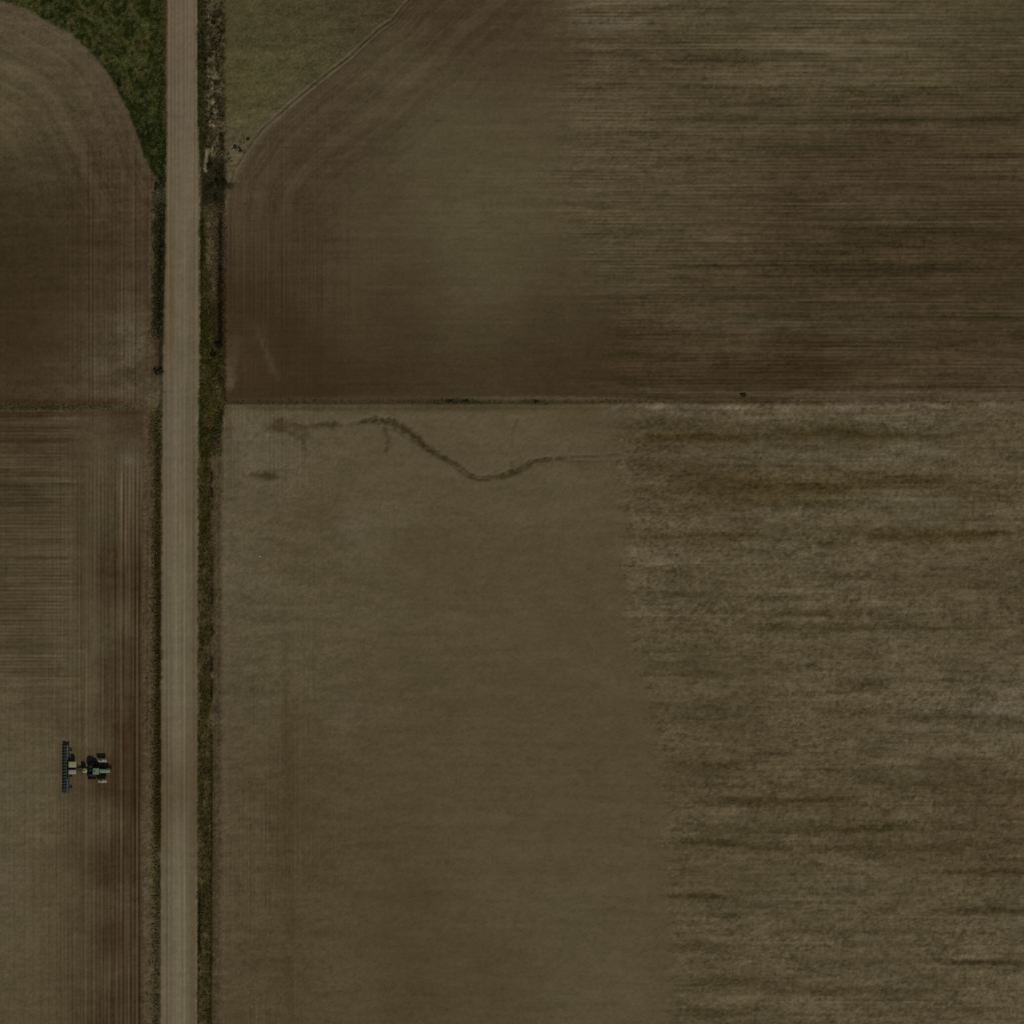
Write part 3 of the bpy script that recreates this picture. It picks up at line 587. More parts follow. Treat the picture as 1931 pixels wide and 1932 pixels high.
    w = mix(w, w * 0.72, sst(.54, .7, nf) * .8)
    w = mix(w, np.minimum(w * 1.3, 1), sst(.48, .36, nf) * .6)
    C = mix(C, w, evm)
    # dark growth spilling over the field edge
    spill = np.exp(-(((U - 430) / 14) ** 2 + ((V - 342) / 22) ** 2)) * sst(.42, .56, n1) * (U > ee)
    C = mix(C, (34, 32, 12), spill)
    G[..., 0] *= 1 - evm; G[..., 1] = G[..., 1] * (1 - evm) + .10 * evm; G[..., 2] = G[..., 2] * (1 - evm) + .14 * evm

    # ---------------- gravel road
    c = (rl + rr) / 2; hw = (rr - rl) / 2
    x = (U - c) / hw
    rc = lin((99, 89, 70)) * np.ones(U.shape + (1,))
    rc = mix(rc, (103, 93, 75), np.exp(-((x + .05) / .35) ** 2))
    rc = mix(rc, (100, 86, 70), (1 - sst(60, 420, V)) * .7)
    rc = mix(rc, (96, 82, 60), np.exp(-((x + .62) / .25) ** 2) * sst(380, 480, V) * (1 - sst(620, 760, V)) * .9)
    rc = mix(rc, (90, 81, 60), np.exp(-((x - .55) / .2) ** 2) * sst(300, 500, V) * .8)
    rc = mix(rc, (88, 78, 54), (1 - np.exp(-((x) / .75) ** 2)) * sst(1250, 1450, V) * (1 - sst(1560, 1680, V)) * .9)
    rc = mix(rc, (86, 74, 54), np.exp(-((V - 1485) / 60) ** 2) * .75)
    rc = mix(rc, (86, 74, 54), np.exp(-((x - .78) / .16) ** 2) * sst(780, 900, V) * .7)
    rc = mix(rc, (106, 98, 76), np.exp(-((x - .1) / .4) ** 2) * (np.exp(-((V - 1120) / 200) ** 2) * .6 + sst(1560, 1700, V) * .6))
    rm = sst(-2, 2, U - rl + e * 6 + (nf - .5) * 4) * (1 - sst(-2, 2, U - rr + e * 6 + (nf - .5) * 4))
    C = mix(C, rc, rm)
    G = G * (1 - rm[..., None]) + rm[..., None] * np.array((0.0, .15, .03))
    A[..., 2] *= 1 - rm
    return C / KCAL, G, A

# ------------------------------------------------------------------ ground sheet, split where its surface changes
STEP = 3.2
M0, M1 = -260, 2191
us = np.arange(M0, M1 + STEP, STEP); vs = np.arange(M0, M1 + STEP, STEP)
U, V = np.meshgrid(us, vs)
Z = height(U, V)
edge = np.minimum.reduce([U - us[0], us[-1] - U, V - vs[0], vs[-1] - V])
Z = Z * sst(0, 60, edge)
TC, TG, TA = tone(U, V)
NR, NC = U.shape
def blur1(a, sig, axis):
    k = np.exp(-.5 * (np.arange(-int(3 * sig) - 1, int(3 * sig) + 2) / sig) ** 2); k /= k.sum()
    f = np.fft.rfft(a, axis=axis); n = a.shape[axis]
    kk = np.zeros(n); h = len(k) // 2; kk[:h + 1] = k[h:]; kk[-h:] = k[:h]
    kf = np.fft.rfft(kk); sh = [1, 1]; sh[axis] = -1
    return np.fft.irfft(f * kf.reshape(sh), n, axis=axis)
def unit(a): return (a - a.mean()) / a.std()
W = [np.random.RandomState(200 + k).randn(NR, NC) for k in range(9)]
iso = unit(unit(W[0]) * 1.6 + unit(blur1(blur1(W[1], .6, 0), .9, 1)) + .75 * unit(blur1(blur1(W[2], 1.0, 0), 4, 1)) + .5 * unit(blur1(blur1(W[7], 2, 0), 12, 1)))
patch = 1 + .16 * unit(blur1(blur1(W[7], 6, 0), 16, 1))
rowh = unit(unit(blur1(W[3], 5, 1)) + unit(blur1(W[4], 30, 1)) + .9 * unit(blur1(blur1(W[8], 1.2, 0), 22, 1)))
rowv = unit(.45 * unit(blur1(W[5], 8, 0)) + 1.2 * unit(blur1(W[6], 90, 0)) + .45 * np.sin(2 * np.pi * U / 9.9 + .6 * fbm(V / 200, U / 90, 300, 2)))
tab = np.random.RandomState(77).randn(600)
d_ = np.where(U > 340, corner_ne(U, V)[0], corner_nw(U, V)[0]); al_ = np.where(U > 340, corner_ne(U, V)[1], corner_nw(U, V)[1])
d_ = d_ + (fbm(U / 120, V / 120, 301, 2) - .5) * 10
arcn = unit(np.interp(np.abs(d_) / 3.3, np.arange(600), tab) + 1.3 * np.interp(np.abs(d_) / 13, np.arange(600), tab[::-1]) + .5 * iso)
gr = TG[..., 0] * .36 * rowh * patch + TG[..., 1] * .48 * rowv + TG[..., 2] * .58 * iso * patch + TA[..., 2] * .42 * arcn + .035 * iso
gr = np.clip(gr, -.5, .6)
TC = TC * np.maximum(1 + gr[..., None] * np.array((1.0, 1.0, 1.15)), .1)
XYZ = np.stack([wx(U), wy(V), Z], -1).reshape(-1, 3)
uc = (U[:-1, :-1] + U[1:, 1:]) / 2; vc = (V[:-1, :-1] + V[1:, 1:]) / 2
rl, rr, we, ee = grass_fields(uc, vc)
dnw, _ = corner_nw(uc, vc); dne, _ = corner_ne(uc, vc)
reg = np.full(uc.shape, -1)
reg[(uc < rl) & (vc < 763)] = 0
reg[(uc < rl) & (vc >= 763)] = 1
reg[(uc > rr) & (vc < 763)] = 2
reg[(uc > rr) & (vc >= 763)] = 3
reg[(uc > rr) & (dne > -1) & (vc < 420)] = 6
reg[(uc > we) & (uc < rl)] = 4
reg[(uc < rl) & (dnw > 0) & (vc < 352)] = 4
reg[(uc < ee) & (uc > rr)] = 5
reg[(uc >= rl) & (uc <= rr)] = 7
soil = ground_mat('tilled_soil')
turf = ground_mat('turf', fine=2.2, tint=(1.0, 1.0, 1.15), bump=0.5)
gravel = ground_mat('gravel', fine=0.5, tint=(1.0, 1.0, 1.05), bump=0.12)
idx = np.arange(NR * NC).reshape(NR, NC)
# row index grows southward (y falls): order so that normals point up
quads = np.stack([idx[1:, :-1], idx[1:, 1:], idx[:-1, 1:], idx[:-1, :-1]], -1)
REGS = [
    (0, 'field', soil, 'dark brown tilled field with a curved edge northwest of the gravel road'),
    (1, 'field', soil, 'brown planted field with fine rows where the tractor works, southwest of the road'),
    (2, 'field', soil, 'large dark brown tilled field northeast of the gravel road'),
    (3, 'field', soil, 'large pale brown tilled field with a winding washout, southeast of the road'),
    (4, 'ditch', turf, 'grassy ditch and green corner along the west side of the road'),
    (5, 'ditch', turf, 'ditch with dark weeds and tan dead growth along the east side of the road'),
    (6, 'grassland', turf, 'olive green grassland corner beyond the curved wheel track'),
    (7, 'road', gravel, 'straight pale gravel road running north to south'),
]
for k, name, mat, lab in REGS:
    q = quads[reg == k].reshape(-1, 4)
    used, inv = np.unique(q, return_inverse=True)
    o = big_mesh(name, XYZ[used], inv.reshape(-1, 4), mat)
    add_attr(o, 'tone', TC.reshape(-1, 3)[used]); add_attr(o, 'grain', TG.reshape(-1, 3)[used]); add_attr(o, 'arc', TA.reshape(-1, 3)[used])
    o.data.polygons.foreach_set('use_smooth', np.ones(len(q), dtype=bool))
    tag(o, lab, name, kind='structure')
# far ground out to the horizon, joined to the sheet's rim
x0, x1, y0, y1 = wx(us[0]), wx(us[-1]), wy(vs[-1]), wy(vs[0]); F = 4000
far = mesh_obj('ground', [(-F, -F, 0), (F, -F, 0), (F, F, 0), (-F, F, 0), (x0, y0, 0), (x1, y0, 0), (x1, y1, 0), (x0, y1, 0)],
               [(0, 1, 5, 4), (1, 2, 6, 5), (2, 3, 7, 6), (3, 0, 4, 7)], soil)
add_attr(far, 'tone', np.tile(alb((80, 69, 48)), (8, 1))); add_attr(far, 'grain', np.tile(np.array((.2, .02, .15)), (8, 1))); add_attr(far, 'arc', np.zeros((8, 3)))
tag(far, 'brown farmland stretching away beyond the nearest fields', 'ground', kind='structure')

def zat(u, v):
    return float(height(np.array([[float(u)]]), np.array([[float(v)]]))[0, 0])

# ------------------------------------------------------------------ grass and weeds nobody could count
leafm = leaf_mat('leaf')
def tufts(name, u, v, hgt, rad, bright, nbl, label, cat, seed, width=.07):
    r = np.random.RandomState(seed)
    C, _, _ = tone(u[None, :], v[None, :]); C = C[0]
    Y = C @ np.array((.2126, .7152, .0722))
    keep = r.rand(len(u)) < np.clip(1.15 - (Y - .055) / .12, .03, 1)
    u, v, hgt, rad, C = u[keep], v[keep], hgt[keep], rad[keep], C[keep]
    n = len(u)
    z = height(u[None, :], v[None, :])[0]
    X = wx(u); Y = wy(v)
    N = n * nbl
    X = np.repeat(X, nbl); Y = np.repeat(Y, nbl); z = np.repeat(z, nbl); C = np.repeat(C, nbl, 0)
    H = np.repeat(hgt, nbl) * r.uniform(.6, 1.15, N); R = np.repeat(rad, nbl) * r.uniform(.5, 1.2, N)
    a = r.uniform(0, 2 * np.pi, N); dx, dy = np.cos(a), np.sin(a)
    ox = X + r.normal(0, .10, N); oy = Y + r.normal(0, .10, N)
    w = width * r.uniform(.7, 1.3, N)
    P = np.zeros((N, 6, 3))
    for i, (f, hh, ww) in enumerate(((0, 0, 1.0), (.5, .85, .9), (1.0, .75, .25))):
        cx = ox + dx * R * f; cy = oy + dy * R * f; cz = z - .03 + H * hh
        P[:, i * 2, 0] = cx - dy * w * ww; P[:, i * 2, 1] = cy + dx * w * ww; P[:, i * 2, 2] = cz
        P[:, i * 2 + 1, 0] = cx + dy * w * ww; P[:, i * 2 + 1, 1] = cy - dx * w * ww; P[:, i * 2 + 1, 2] = cz
    base = np.arange(N)[:, None] * 6
    q = np.concatenate([base + np.array([[1, 0, 2, 3]]), base + np.array([[3, 2, 4, 5]])], 0)
    o = big_mesh(name, P.reshape(-1, 3), q, leafm)
    col = C * bright * np.repeat(r.uniform(.75, 1.35, n), nbl)[:, None]
    add_attr(o, 'tone', np.repeat(col, 6, 0))
    tag(o, label, cat, kind='stuff')
    return o

r = np.random.RandomState(4)
def sample(n, u0, u1, v0, v1, fn, seed):
    rr_ = np.random.RandomState(seed)
    u = rr_.uniform(u0, u1, n); v = rr_.uniform(v0, v1, n)
    keep = rr_.rand(n) < fn(u, v)
    return u[keep], v[keep]
def m_corner(u, v):
    d, _ = corner_nw(u, v)
    return (d > 3) * (u < pl(v, ROAD_L) - 3) * (v < 352) * .9
u, v = sample(26000, -60, 316, -60, 352, m_corner, 1)
tufts('grass', u, v, r.uniform(.12, .4, len(u)), r.uniform(.25, .5, len(u)), 1.15, 6, 'dense green grass filling the corner beside the curved field edge', 'grass', 2)
def m_west(u, v):
    t = u - pl(v, ROAD_L); n = fbm(u / 5, v / 9, 31, 3) - .5
    up = (v > 355) & (v < 640)
    a = ((t > -24 - n * 16) & (t < -4)) * up * .95
    lo = (v > 770) * (np.exp(-((t + 10) / 8) ** 2) * .45) * (t < -3)
    g = np.exp(-((v - 815) / 30) ** 2) * (np.abs(t + 13) < 12) * .9
    return np.maximum(np.maximum(a, lo), g)
u, v = sample(30000, 268, 318, 340, 1960, m_west, 3)
tufts('tall_grass', u, v, r.uniform(.2, .55, len(u)), r.uniform(.2, .45, len(u)), 1.2, 6, 'dark green weeds and grass lining the west roadside ditch', 'weeds', 5)
def m_east(u, v):
    t = u - pl(v, ROAD_R); n = fbm(u / 14, v / 14, 21, 4)
    inn = (t > 3) & (u < pl(v, EAST_E) + 3)
    return inn * np.where(v < 400, .55, np.where(v < 860, .7, .26 * (t < 26)))
u, v = sample(30000, 370, 432, -60, 1990, m_east, 7)
tufts('tall_grass', u, v, r.uniform(.2, .55, len(u)), r.uniform(.2, .45, len(u)), 0.95, 6, 'dark olive weeds and tan dead stalks filling the east roadside ditch', 'weeds', 9)
def m_line(u, v):
    e_ = (u > 424) * (.25 + .65 * (np.exp(-((u - 865) / 60) ** 2) + np.exp(-((u - 1010) / 30) ** 2)))
    return np.where(u < 272, .8, e_) * np.exp(-((v - np.where(u < 272, 769, 758)) / 3.5) ** 2)
u, v = sample(9000, -60, 1960, 750, 780, m_line, 12)
tufts('boundary_weeds', u, v, r.uniform(.15, .45, len(u)), r.uniform(.2, .4, len(u)), 1.15, 6, 'thin dark line of weeds between the north and south fields', 'weeds', 14)

# ------------------------------------------------------------------ shrubs
twig = paint('bark', (0.10, 0.075, 0.05), .9, 0, .1, .1)
def shrub(name, u, v, rx, ry, h, tint, label, seed, group=None, dry=False):
    r = random.Random(seed)
    root = bpy.data.objects.new(name, None); COL.objects.link(root)
    root.location = (wx(u), wy(v), zat(u, v))
    tag(root, label, 'weed clump' if dry else 'bush', group)
    # stems
    vs_, fs_ = [], []
    ends = []
    for k in range(7):
        a = r.uniform(0, 2 * math.pi); q = r.uniform(.3, .85)
        tip = Vector((math.cos(a) * rx * q, math.sin(a) * ry * q, h * r.uniform(.55, .9)))
        ends.append(tip)
        b0 = Vector((r.uniform(-.06, .06), r.uniform(-.06, .06), -.1))
        n = len(vs_)
        side = Vector((-math.sin(a), math.cos(a), 0))
        up2 = Vector((math.cos(a), math.sin(a), 0))
        for p, w in ((b0, .035), ((b0 + tip) / 2 + Vector((0, 0, .08)), .022), (tip, .008)):
            for s1, s2 in ((1, 0), (-.5, .87), (-.5, -.87)):
                vs_.append(p + side * (w * s1) + up2 * (w * s2))
        for j in range(2):
            for i in range(3):
                i2 = (i + 1) % 3
                fs_.append((n + j * 3 + i, n + j * 3 + i2, n + j * 3 + 3 + i2, n + j * 3 + 3 + i))
    mesh_obj('stem', vs_, fs_, twig, root)
    # leaves in uneven clumps around the stem tips
    lv, lf, cols = [], [], []
    centres = ends + [e * r.uniform(.3, .7) + Vector((0, 0, h * .15)) for e in ends]
    for c in centres:
        cr = r.uniform(.22, .42) * min(rx, ry); tone_c = r.uniform(.65, 1.3)
        for _ in range(46):
            d = Vector((r.gauss(0, 1), r.gauss(0, 1), r.gauss(0, .7)))
            p = c + d * cr * .6
            p.z = max(p.z, .04)
            s = r.uniform(.05, .10)
            n = Vector((r.gauss(0, .6), r.gauss(0, .6), 1)).normalized()
            t1 = n.orthogonal().normalized(); t1 = Matrix.Rotation(r.uniform(0, 6.28), 3, n) @ t1; t2 = n.cross(t1)
            b = len(lv)
            lv += [p + t1 * s * 1.5, p + t2 * s * .7, p - t1 * s * 1.5, p - t2 * s * .7]
            lf.append((b, b + 1, b + 2, b + 3)); cols += [np.array(tint) * tone_c] * 4
    o = mesh_obj('foliage', lv, lf, leafm, root)
    add_attr(o, 'tone', np.array(cols))
    return root
DG = (.030, .036, .012); OG = (.055, .05, .022); TN = (.26, .22, .15)
RG = 'dark bushes in the roadside ditches'
shrub('bush', 1402, 746, .85, .55, .6, (.07, .058, .03), 'lone dark bush on the pale strip just north of the field boundary, far east', 1)
shrub('bush', 306, 341, .9, .9, .8, (.05, .035, .018), 'small dark reddish bush touching the west edge of the gravel road', 2, RG)
shrub('bush', 294, 352, 1.0, .9, .8, OG, 'olive bush among pale rubble below the green corner', 3, RG)
shrub('bush', 294, 703, .4, 1.3, .6, (.035, .042, .018), 'tall narrow near-black bush in the west ditch just above the farm crossing', 4, RG)
shrub('bush', 304, 700, .7, 1.3, .7, OG, 'low green bush between the near-black ditch bush and the road', 5, RG)
shrub('bush', 411, 338, 1.0, 2.2, .9, (.028, .028, .010), 'largest dark green bush in the east ditch, at the end of the curved track', 6, RG)
shrub('bush', 423, 346, .8, 1.5, .8, (.028, .028, .010), 'dark bush at the field corner, on the east ditch bank', 7, RG)
shrub('bush', 400, 352, 1.6, .9, .8, DG, 'wide low dark bush crossing the east ditch below the pale silt strip', 8, RG)
shrub('bush', 396, 312, .9, 2.2, 1.0, DG, 'long dark bush just east of the pale silt strip in the ditch', 9, RG)
shrub('bush', 402, 667, 1.1, .8, .8, (.022, .024, .010), 'small dark bush at the south end of the upper east ditch', 10, RG)
shrub('bush', 412, 650, .9, 1.1, .8, (.022, .024, .010), 'dark bush against the field edge, northeast of the smaller ditch bush', 11, RG)
shrub('bush', 403, 42, .5, .6, .6, (.035, .03, .015), 'small dark bush in tan growth at the top of the east ditch', 12, RG)
shrub('bush', 226, 158, .8, .8, .8, (.03, .03, .012), 'dark bush where green grass meets the curved field edge', 13)
shrub('bush', 444, 278, .45, .7, .45, (.07, .06, .03), 'small brown bush beside the curved track, nearest the ditch', 14, 'small bushes beside the curved track')
shrub('bush', 453, 284, .4, .5, .4, (.07, .06, .03), 'small brown bush beside the curved track, just below the nearest one', 15, 'small bushes beside the curved track')
shrub('bush', 468, 262, .5, .35, .4, (.07, .062, .03), 'small brown bush beside the curved track, farthest from the ditch', 16, 'small bushes beside the curved track')
shrub('bush', 848, 757, 1.2, .35, .4, (.05, .055, .025), 'low dark green bush on the field boundary, leftmost of its row', 17, 'low bushes on the field boundary')
shrub('bush', 880, 757, 1.3, .35, .4, (.05, .055, .025), 'low dark green bush on the field boundary, between two others', 18, 'low bushes on the field boundary')
shrub('bush', 1012, 757, .9, .35, .4, (.04, .034, .016), 'low brownish bush on the field boundary, rightmost of its row', 19, 'low bushes on the field boundary')
shrub('bush', 407, 372, .5, 1.2, .6, (.022, .026, .010), 'dark bush in the ditch south of the largest dark bush', 20, RG)

def rock(u, v, s, label, seed):
    bm = bmesh.new(); bmesh.ops.create_icosphere(bm, subdivisions=3, radius=1)
    r = np.random.RandomState(seed); ph = r.uniform(0, 6, 6)
    for vt in bm.verts:
        c = vt.co.copy()
        k = 1 + .16 * math.sin(3 * c.x + ph[0]) * math.cos(2.5 * c.y + ph[1]) + .10 * math.sin(6 * c.z + 4 * c.x + ph[2]) + .05 * math.sin(11 * c.y + ph[3])
        vt.co = Vector((c.x * s * k, c.y * s * .75 * k, c.z * s * .5 * k))
    me = bpy.data.meshes.new('rock'); bm.to_mesh(me); bm.free()
    o = bpy.data.objects.new('rock', me); COL.objects.link(o)
    me.materials.append(paint('stone', tuple(alb((124, 118, 96))), .9, 0, .3, .2))
    o.location = (wx(u), wy(v), zat(u, v) + s * .2)
    tag(o, label, 'rock')
rock(491, 1049, .32, 'single pale stone lying in the west part of the large southeast field', 3)

# ------------------------------------------------------------------ machine building kit
def MBnew(): return bmesh.new()
def box(bm, c, s, bev=0.0, rot=None, taper=None):
    g = bmesh.ops.create_cube(bm, size=1)
    vs_ = g['verts']
    for vt in vs_:
        p = Vector((vt.co.x * s[0], vt.co.y * s[1], vt.co.z * s[2]))
        if taper and vt.co.z > 0: p.x *= taper[0]; p.y *= taper[1]
        if rot: p = rot @ p
        vt.co = p + Vector(c)
    if bev:
        es = list({e for vt in vs_ for e in vt.link_edges})
        bmesh.ops.bevel(bm, geom=es, offset=bev, segments=2, affect='EDGES', profile=.5)
def cyl(bm, a, b, r1, r2=None, seg=20):
    a = Vector(a); b = Vector(b); d = b - a
    q = d.to_track_quat('Z', 'Y').to_matrix().to_4x4()
    m = Matrix.Translation((a + b) / 2) @ q
    bmesh.ops.create_cone(bm, cap_ends=True, segments=seg, radius1=r1, radius2=r1 if r2 is None else r2, depth=d.length, matrix=m)
def lathe(bm, prof, c, axis='Y', seg=40):
    """prof: (offset along axis, radius); closed ring surface"""
    rings = []
    for (t, r_) in prof:
        ring = []
        for i in range(seg):
            a = 2 * math.pi * i / seg
            p = Vector((r_ * math.cos(a), t, r_ * math.sin(a))) if axis == 'Y' else Vector((r_ * math.cos(a), r_ * math.sin(a), t))
            ring.append(bm.verts.new(p + Vector(c)))
        rings.append(ring)
    for k in range(len(rings)):
        A, B = rings[k], rings[(k + 1) % len(rings)]
        for i in range(seg):
            j = (i + 1) % seg
            bm.faces.new((A[i], A[j], B[j], B[i]))
def fin(name, bm, mat, parent, smooth=False, loc=None):
    bmesh.ops.recalc_face_normals(bm, faces=bm.faces)
    me = bpy.data.meshes.new(name); bm.to_mesh(me); bm.free()
    if smooth:
        for p in me.polygons: p.use_smooth = True
    o = bpy.data.objects.new(name, me); COL.objects.link(o); me.materials.append(mat)
    if parent: o.parent = parent
    if loc: o.location = loc
    return o

green = paint('green_paint', (.085, .20, .070), .45, 0, .35)
green_l = paint('green_roof', (.20, .35, .18), .55, 0, .4)
rubber = paint('rubber', (.012, .012, .012), .9, 0, .05, .1)
yellow = paint('yellow_plastic', (.50, .46, .20), .6, 0, .35)
cream = paint('pale_tank', (.46, .41, .33), .6, 0, .3)
dark = paint('dark_steel', (.022, .024, .02), .7, .2, .15, .3)
dgreen = paint('dark_green_steel', (.028, .042, .026), .7, 0, .2, .3)
grey = paint('grey_steel', (.10, .11, .11), .6, .3, .2)
glass = paint('cab_glass', (.015, .02, .022), .1, 0, .1)
lampm = paint('lamp_lens', (.55, .55, .50), .2, 0, .1)

TU, TV = 183.2, 1453.5          # cab centre
TX, TY = wx(TU), wy(TV); TZ = zat(TU, TV)
tr = bpy.data.objects.new('tractor', None); COL.objects.link(tr)
tr.location = (TX, TY, TZ)
tag(tr, 'green farm tractor with black tyres and pale side tanks facing the road', 'tractor')

def wheel(x, y, R, W, parent=tr):
    root = bpy.data.objects.new('wheel', None); COL.objects.link(root); root.parent = parent; root.location = (x, y, R)
    bm = MBnew(); h = W / 2
    lathe(bm, [(-h, R * .62), (-h * .98, R * .90), (-h * .75, R * .965), (0, R * .98), (h * .75, R * .965), (h * .98, R * .90), (h, R * .62), (h * .7, R * .58), (-h * .7, R * .58)], (0, 0, 0))
    n = 22
    for i in range(n):                      # tread lugs
        for s in (-1, 1):
            a = 2 * math.pi * (i + (.25 if s > 0 else -.25)) / n
            rot = Matrix.Rotation(-a, 3, 'Y') @ Matrix.Rotation(s * .5, 3, 'X')
            c = Matrix.Rotation(-a, 3, 'Y') @ Vector((R * .985, s * h * .48, 0))
            box(bm, c, (R * .07, h * .95, R * .07), rot=Matrix.Rotation(-a, 3, 'Y') @ Matrix.Rotation(s * .5, 3, 'X'))
    fin('tyre', bm, rubber, root)
    bm = MBnew()
    lathe(bm, [(-h * .72, R * .575), (-h * .2, R * .55), (-h * .1, R * .12), (h * .1, R * .12), (h * .2, R * .55), (h * .72, R * .575), (h * .72, R * .54), (h * .05, R * .5), (h * .0, R * .02), (-h * .05, R * .02), (-h * .72, R * .54)], (0, 0, 0), seg=28)
    fin('rim', bm, yellow, root)
    return root
for y in (-1.78, -1.04, 1.04, 1.78): wheel(-1.15, y, 1.02, .62)
for y in (-1.25, 1.25): wheel(1.65, y, .72, .46)
# chassis, axles
bm = MBnew(); box(bm, (.55, 0, .95), (3.9, .55, .5), .05); cyl(bm, (-1.15, -2.0, .98), (-1.15, 2.0, .98), .13); cyl(bm, (1.65, -1.2, .72), (1.65, 1.2, .72), .11)
box(bm, (-1.3, 0, 1.0), (1.1, .8, .7), .06); box(bm, (-1.95, 0, .8), (.5, .9, .12), .02)
fin('chassis', bm, dark, tr)
# hood: tapering, rounded
bm = MBnew()
secs = [(.75, .52, 1.25, 2.15), (1.4, .50, 1.2, 2.12), (2.4, .46, 1.15, 2.02), (3.1, .42, 1.1, 1.9), (3.42, .34, 1.15, 1.75)]
rings = []
for x, w, zb, zt in secs:
    ring = []
    for py, pz in ((-w, zb), (-w, zb + (zt - zb) * .7), (-w * .82, zb + (zt - zb) * .92), (-w * .4, zt), (w * .4, zt), (w * .82, zb + (zt - zb) * .92), (w, zb + (zt - zb) * .7), (w, zb)):
        ring.append(bm.verts.new((x, py, pz)))
    rings.append(ring)
for A, B in zip(rings[:-1], rings[1:]):
    for i in range(8): bm.faces.new((A[i], A[(i + 1) % 8], B[(i + 1) % 8], B[i]))
bm.faces.new(rings[0]); bm.faces.new(rings[-1])
hood = fin('hood', bm, green_l, tr)
bm = MBnew(); box(bm, (3.43, 0, 1.45), (.06, .6, .5), .02)
for k in range(5): box(bm, (3.47, 0, 1.28 + k * .085), (.03, .56, .03))
fin('grille', bm, dark, tr)
for s in (-1, 1):
    bm = MBnew(); box(bm, (3.44, s * .24, 1.74), (.08, .16, .09), .02); fin('headlight', bm, lampm, tr)
bm = MBnew(); box(bm, (3.72, 0, .95), (.34, .9, .45), .05); cyl(bm, (3.2, 0, .95), (3.6, 0, .95), .1)
fin('front_weight', bm, dgreen, tr)
# cab
bm = MBnew(); box(bm, (-.05, 0, 2.05), (1.5, 1.5, 1.3), .05, taper=(.93, .92))
cabo = fin('cab', bm, glass, tr)
bm = MBnew()
for sx in (-1, 1):
    for sy in (-1, 1): cyl(bm, (-.05 + sx * .74, sy * .74, 1.4), (-.05 + sx * .69, sy * .68, 2.72), .055, seg=10)
box(bm, (-.05, 0, 1.38), (1.6, 1.6, .14), .03)
fin('cab_frame', bm, green, tr)
bm = MBnew(); box(bm, (-.02, 0, 2.80), (1.55, 1.6, .20), .08, taper=(.92, .92)); box(bm, (-.35, 0, 2.92), (.8, 1.1, .06), .02)
roof = fin('cab_roof', bm, green_l, tr)
bm = MBnew(); box(bm, (-.35, 0, 2.975), (.5, .6, .05), .01); fin('roof_hatch', bm, grey, roof)
for s in (-1, 1):
    bm = MBnew()
    for k in range(9):
        a = math.radians(20 + k * 16); 
        box(bm, (-1.15 + math.cos(a) * 1.12, s * 1.05, .98 + math.sin(a) * 1.12), (.33, .62, .05), .01, rot=Matrix.Rotation(-(a - math.pi / 2), 3, 'Y'))
    fin('fender', bm, dark, tr)
    bm = MBnew(); cyl(bm, (.65, s * .72, 2.5), (.8, s * 1.25, 2.5), .025, seg=8); box(bm, (.82, s * 1.35, 2.45), (.05, .25, .4), .01); fin('mirror', bm, dark, tr)
    bm = MBnew(); box(bm, (-.1, s * .98, .75), (.5, .3, .05)); box(bm, (-.1, s * .98, .45), (.5, .3, .05)); box(bm, (-.34, s * .98, .85), (.04, .28, .9)); box(bm, (.14, s * .98, .85), (.04, .28, .9))
    fin('step', bm, dark, tr)
bm = MBnew(); cyl(bm, (.95, -.56, 1.6), (.95, -.56, 2.85), .07); cyl(bm, (.95, -.56, 2.85), (.82, -.56, 3.0), .06); fin('exhaust', bm, dark, tr)
# side tanks outboard of the front wheels
for s in (-1, 1):
    bm = MBnew(); L = 2.15; Rr = .44; yo = s * 2.55 + .03
    lathe(bm, [(-L / 2, .02), (-L / 2, .30), (-L / 2 + .12, Rr), (L / 2 - .12, Rr), (L / 2, .30), (L / 2, .02)], (0, 0, 0), seg=28)
    bmesh.ops.rotate(bm, verts=bm.verts, cent=(0, 0, 0), matrix=Matrix.Rotation(math.pi / 2, 3, 'Z'))
    bmesh.ops.translate(bm, verts=bm.verts, vec=(1.45, yo, 1.35))
    tk = fin('side_tank', bm, cream, tr, smooth=True)
    bm = MBnew(); cyl(bm, (1.2, yo, 1.76), (1.2, yo, 1.86), .16); fin('tank_lid', bm, dark, tk)
    for x in (.85, 2.0):
        bm = MBnew(); lathe(bm, [(-.03, Rr + .012), (.03, Rr + .012), (.03, Rr - .02), (-.03, Rr - .02)], (0, 0, 0), seg=28)
        bmesh.ops.rotate(bm, verts=bm.verts, cent=(0, 0, 0), matrix=Matrix.Rotation(math.pi / 2, 3, 'Z'))
        bmesh.ops.translate(bm, verts=bm.verts, vec=(x, yo, 1.35)); fin('tank_strap', bm, dark, tk)
bm = MBnew()
for x in (.85, 2.0): cyl(bm, (x, -2.6, .9), (x, 2.6, .9), .06, seg=12)
for s in (-1, 1): box(bm, (1.45, s * 2.55, .88), (1.7, .5, .06), .01)
fin('tank_bracket', bm, dark, tr)

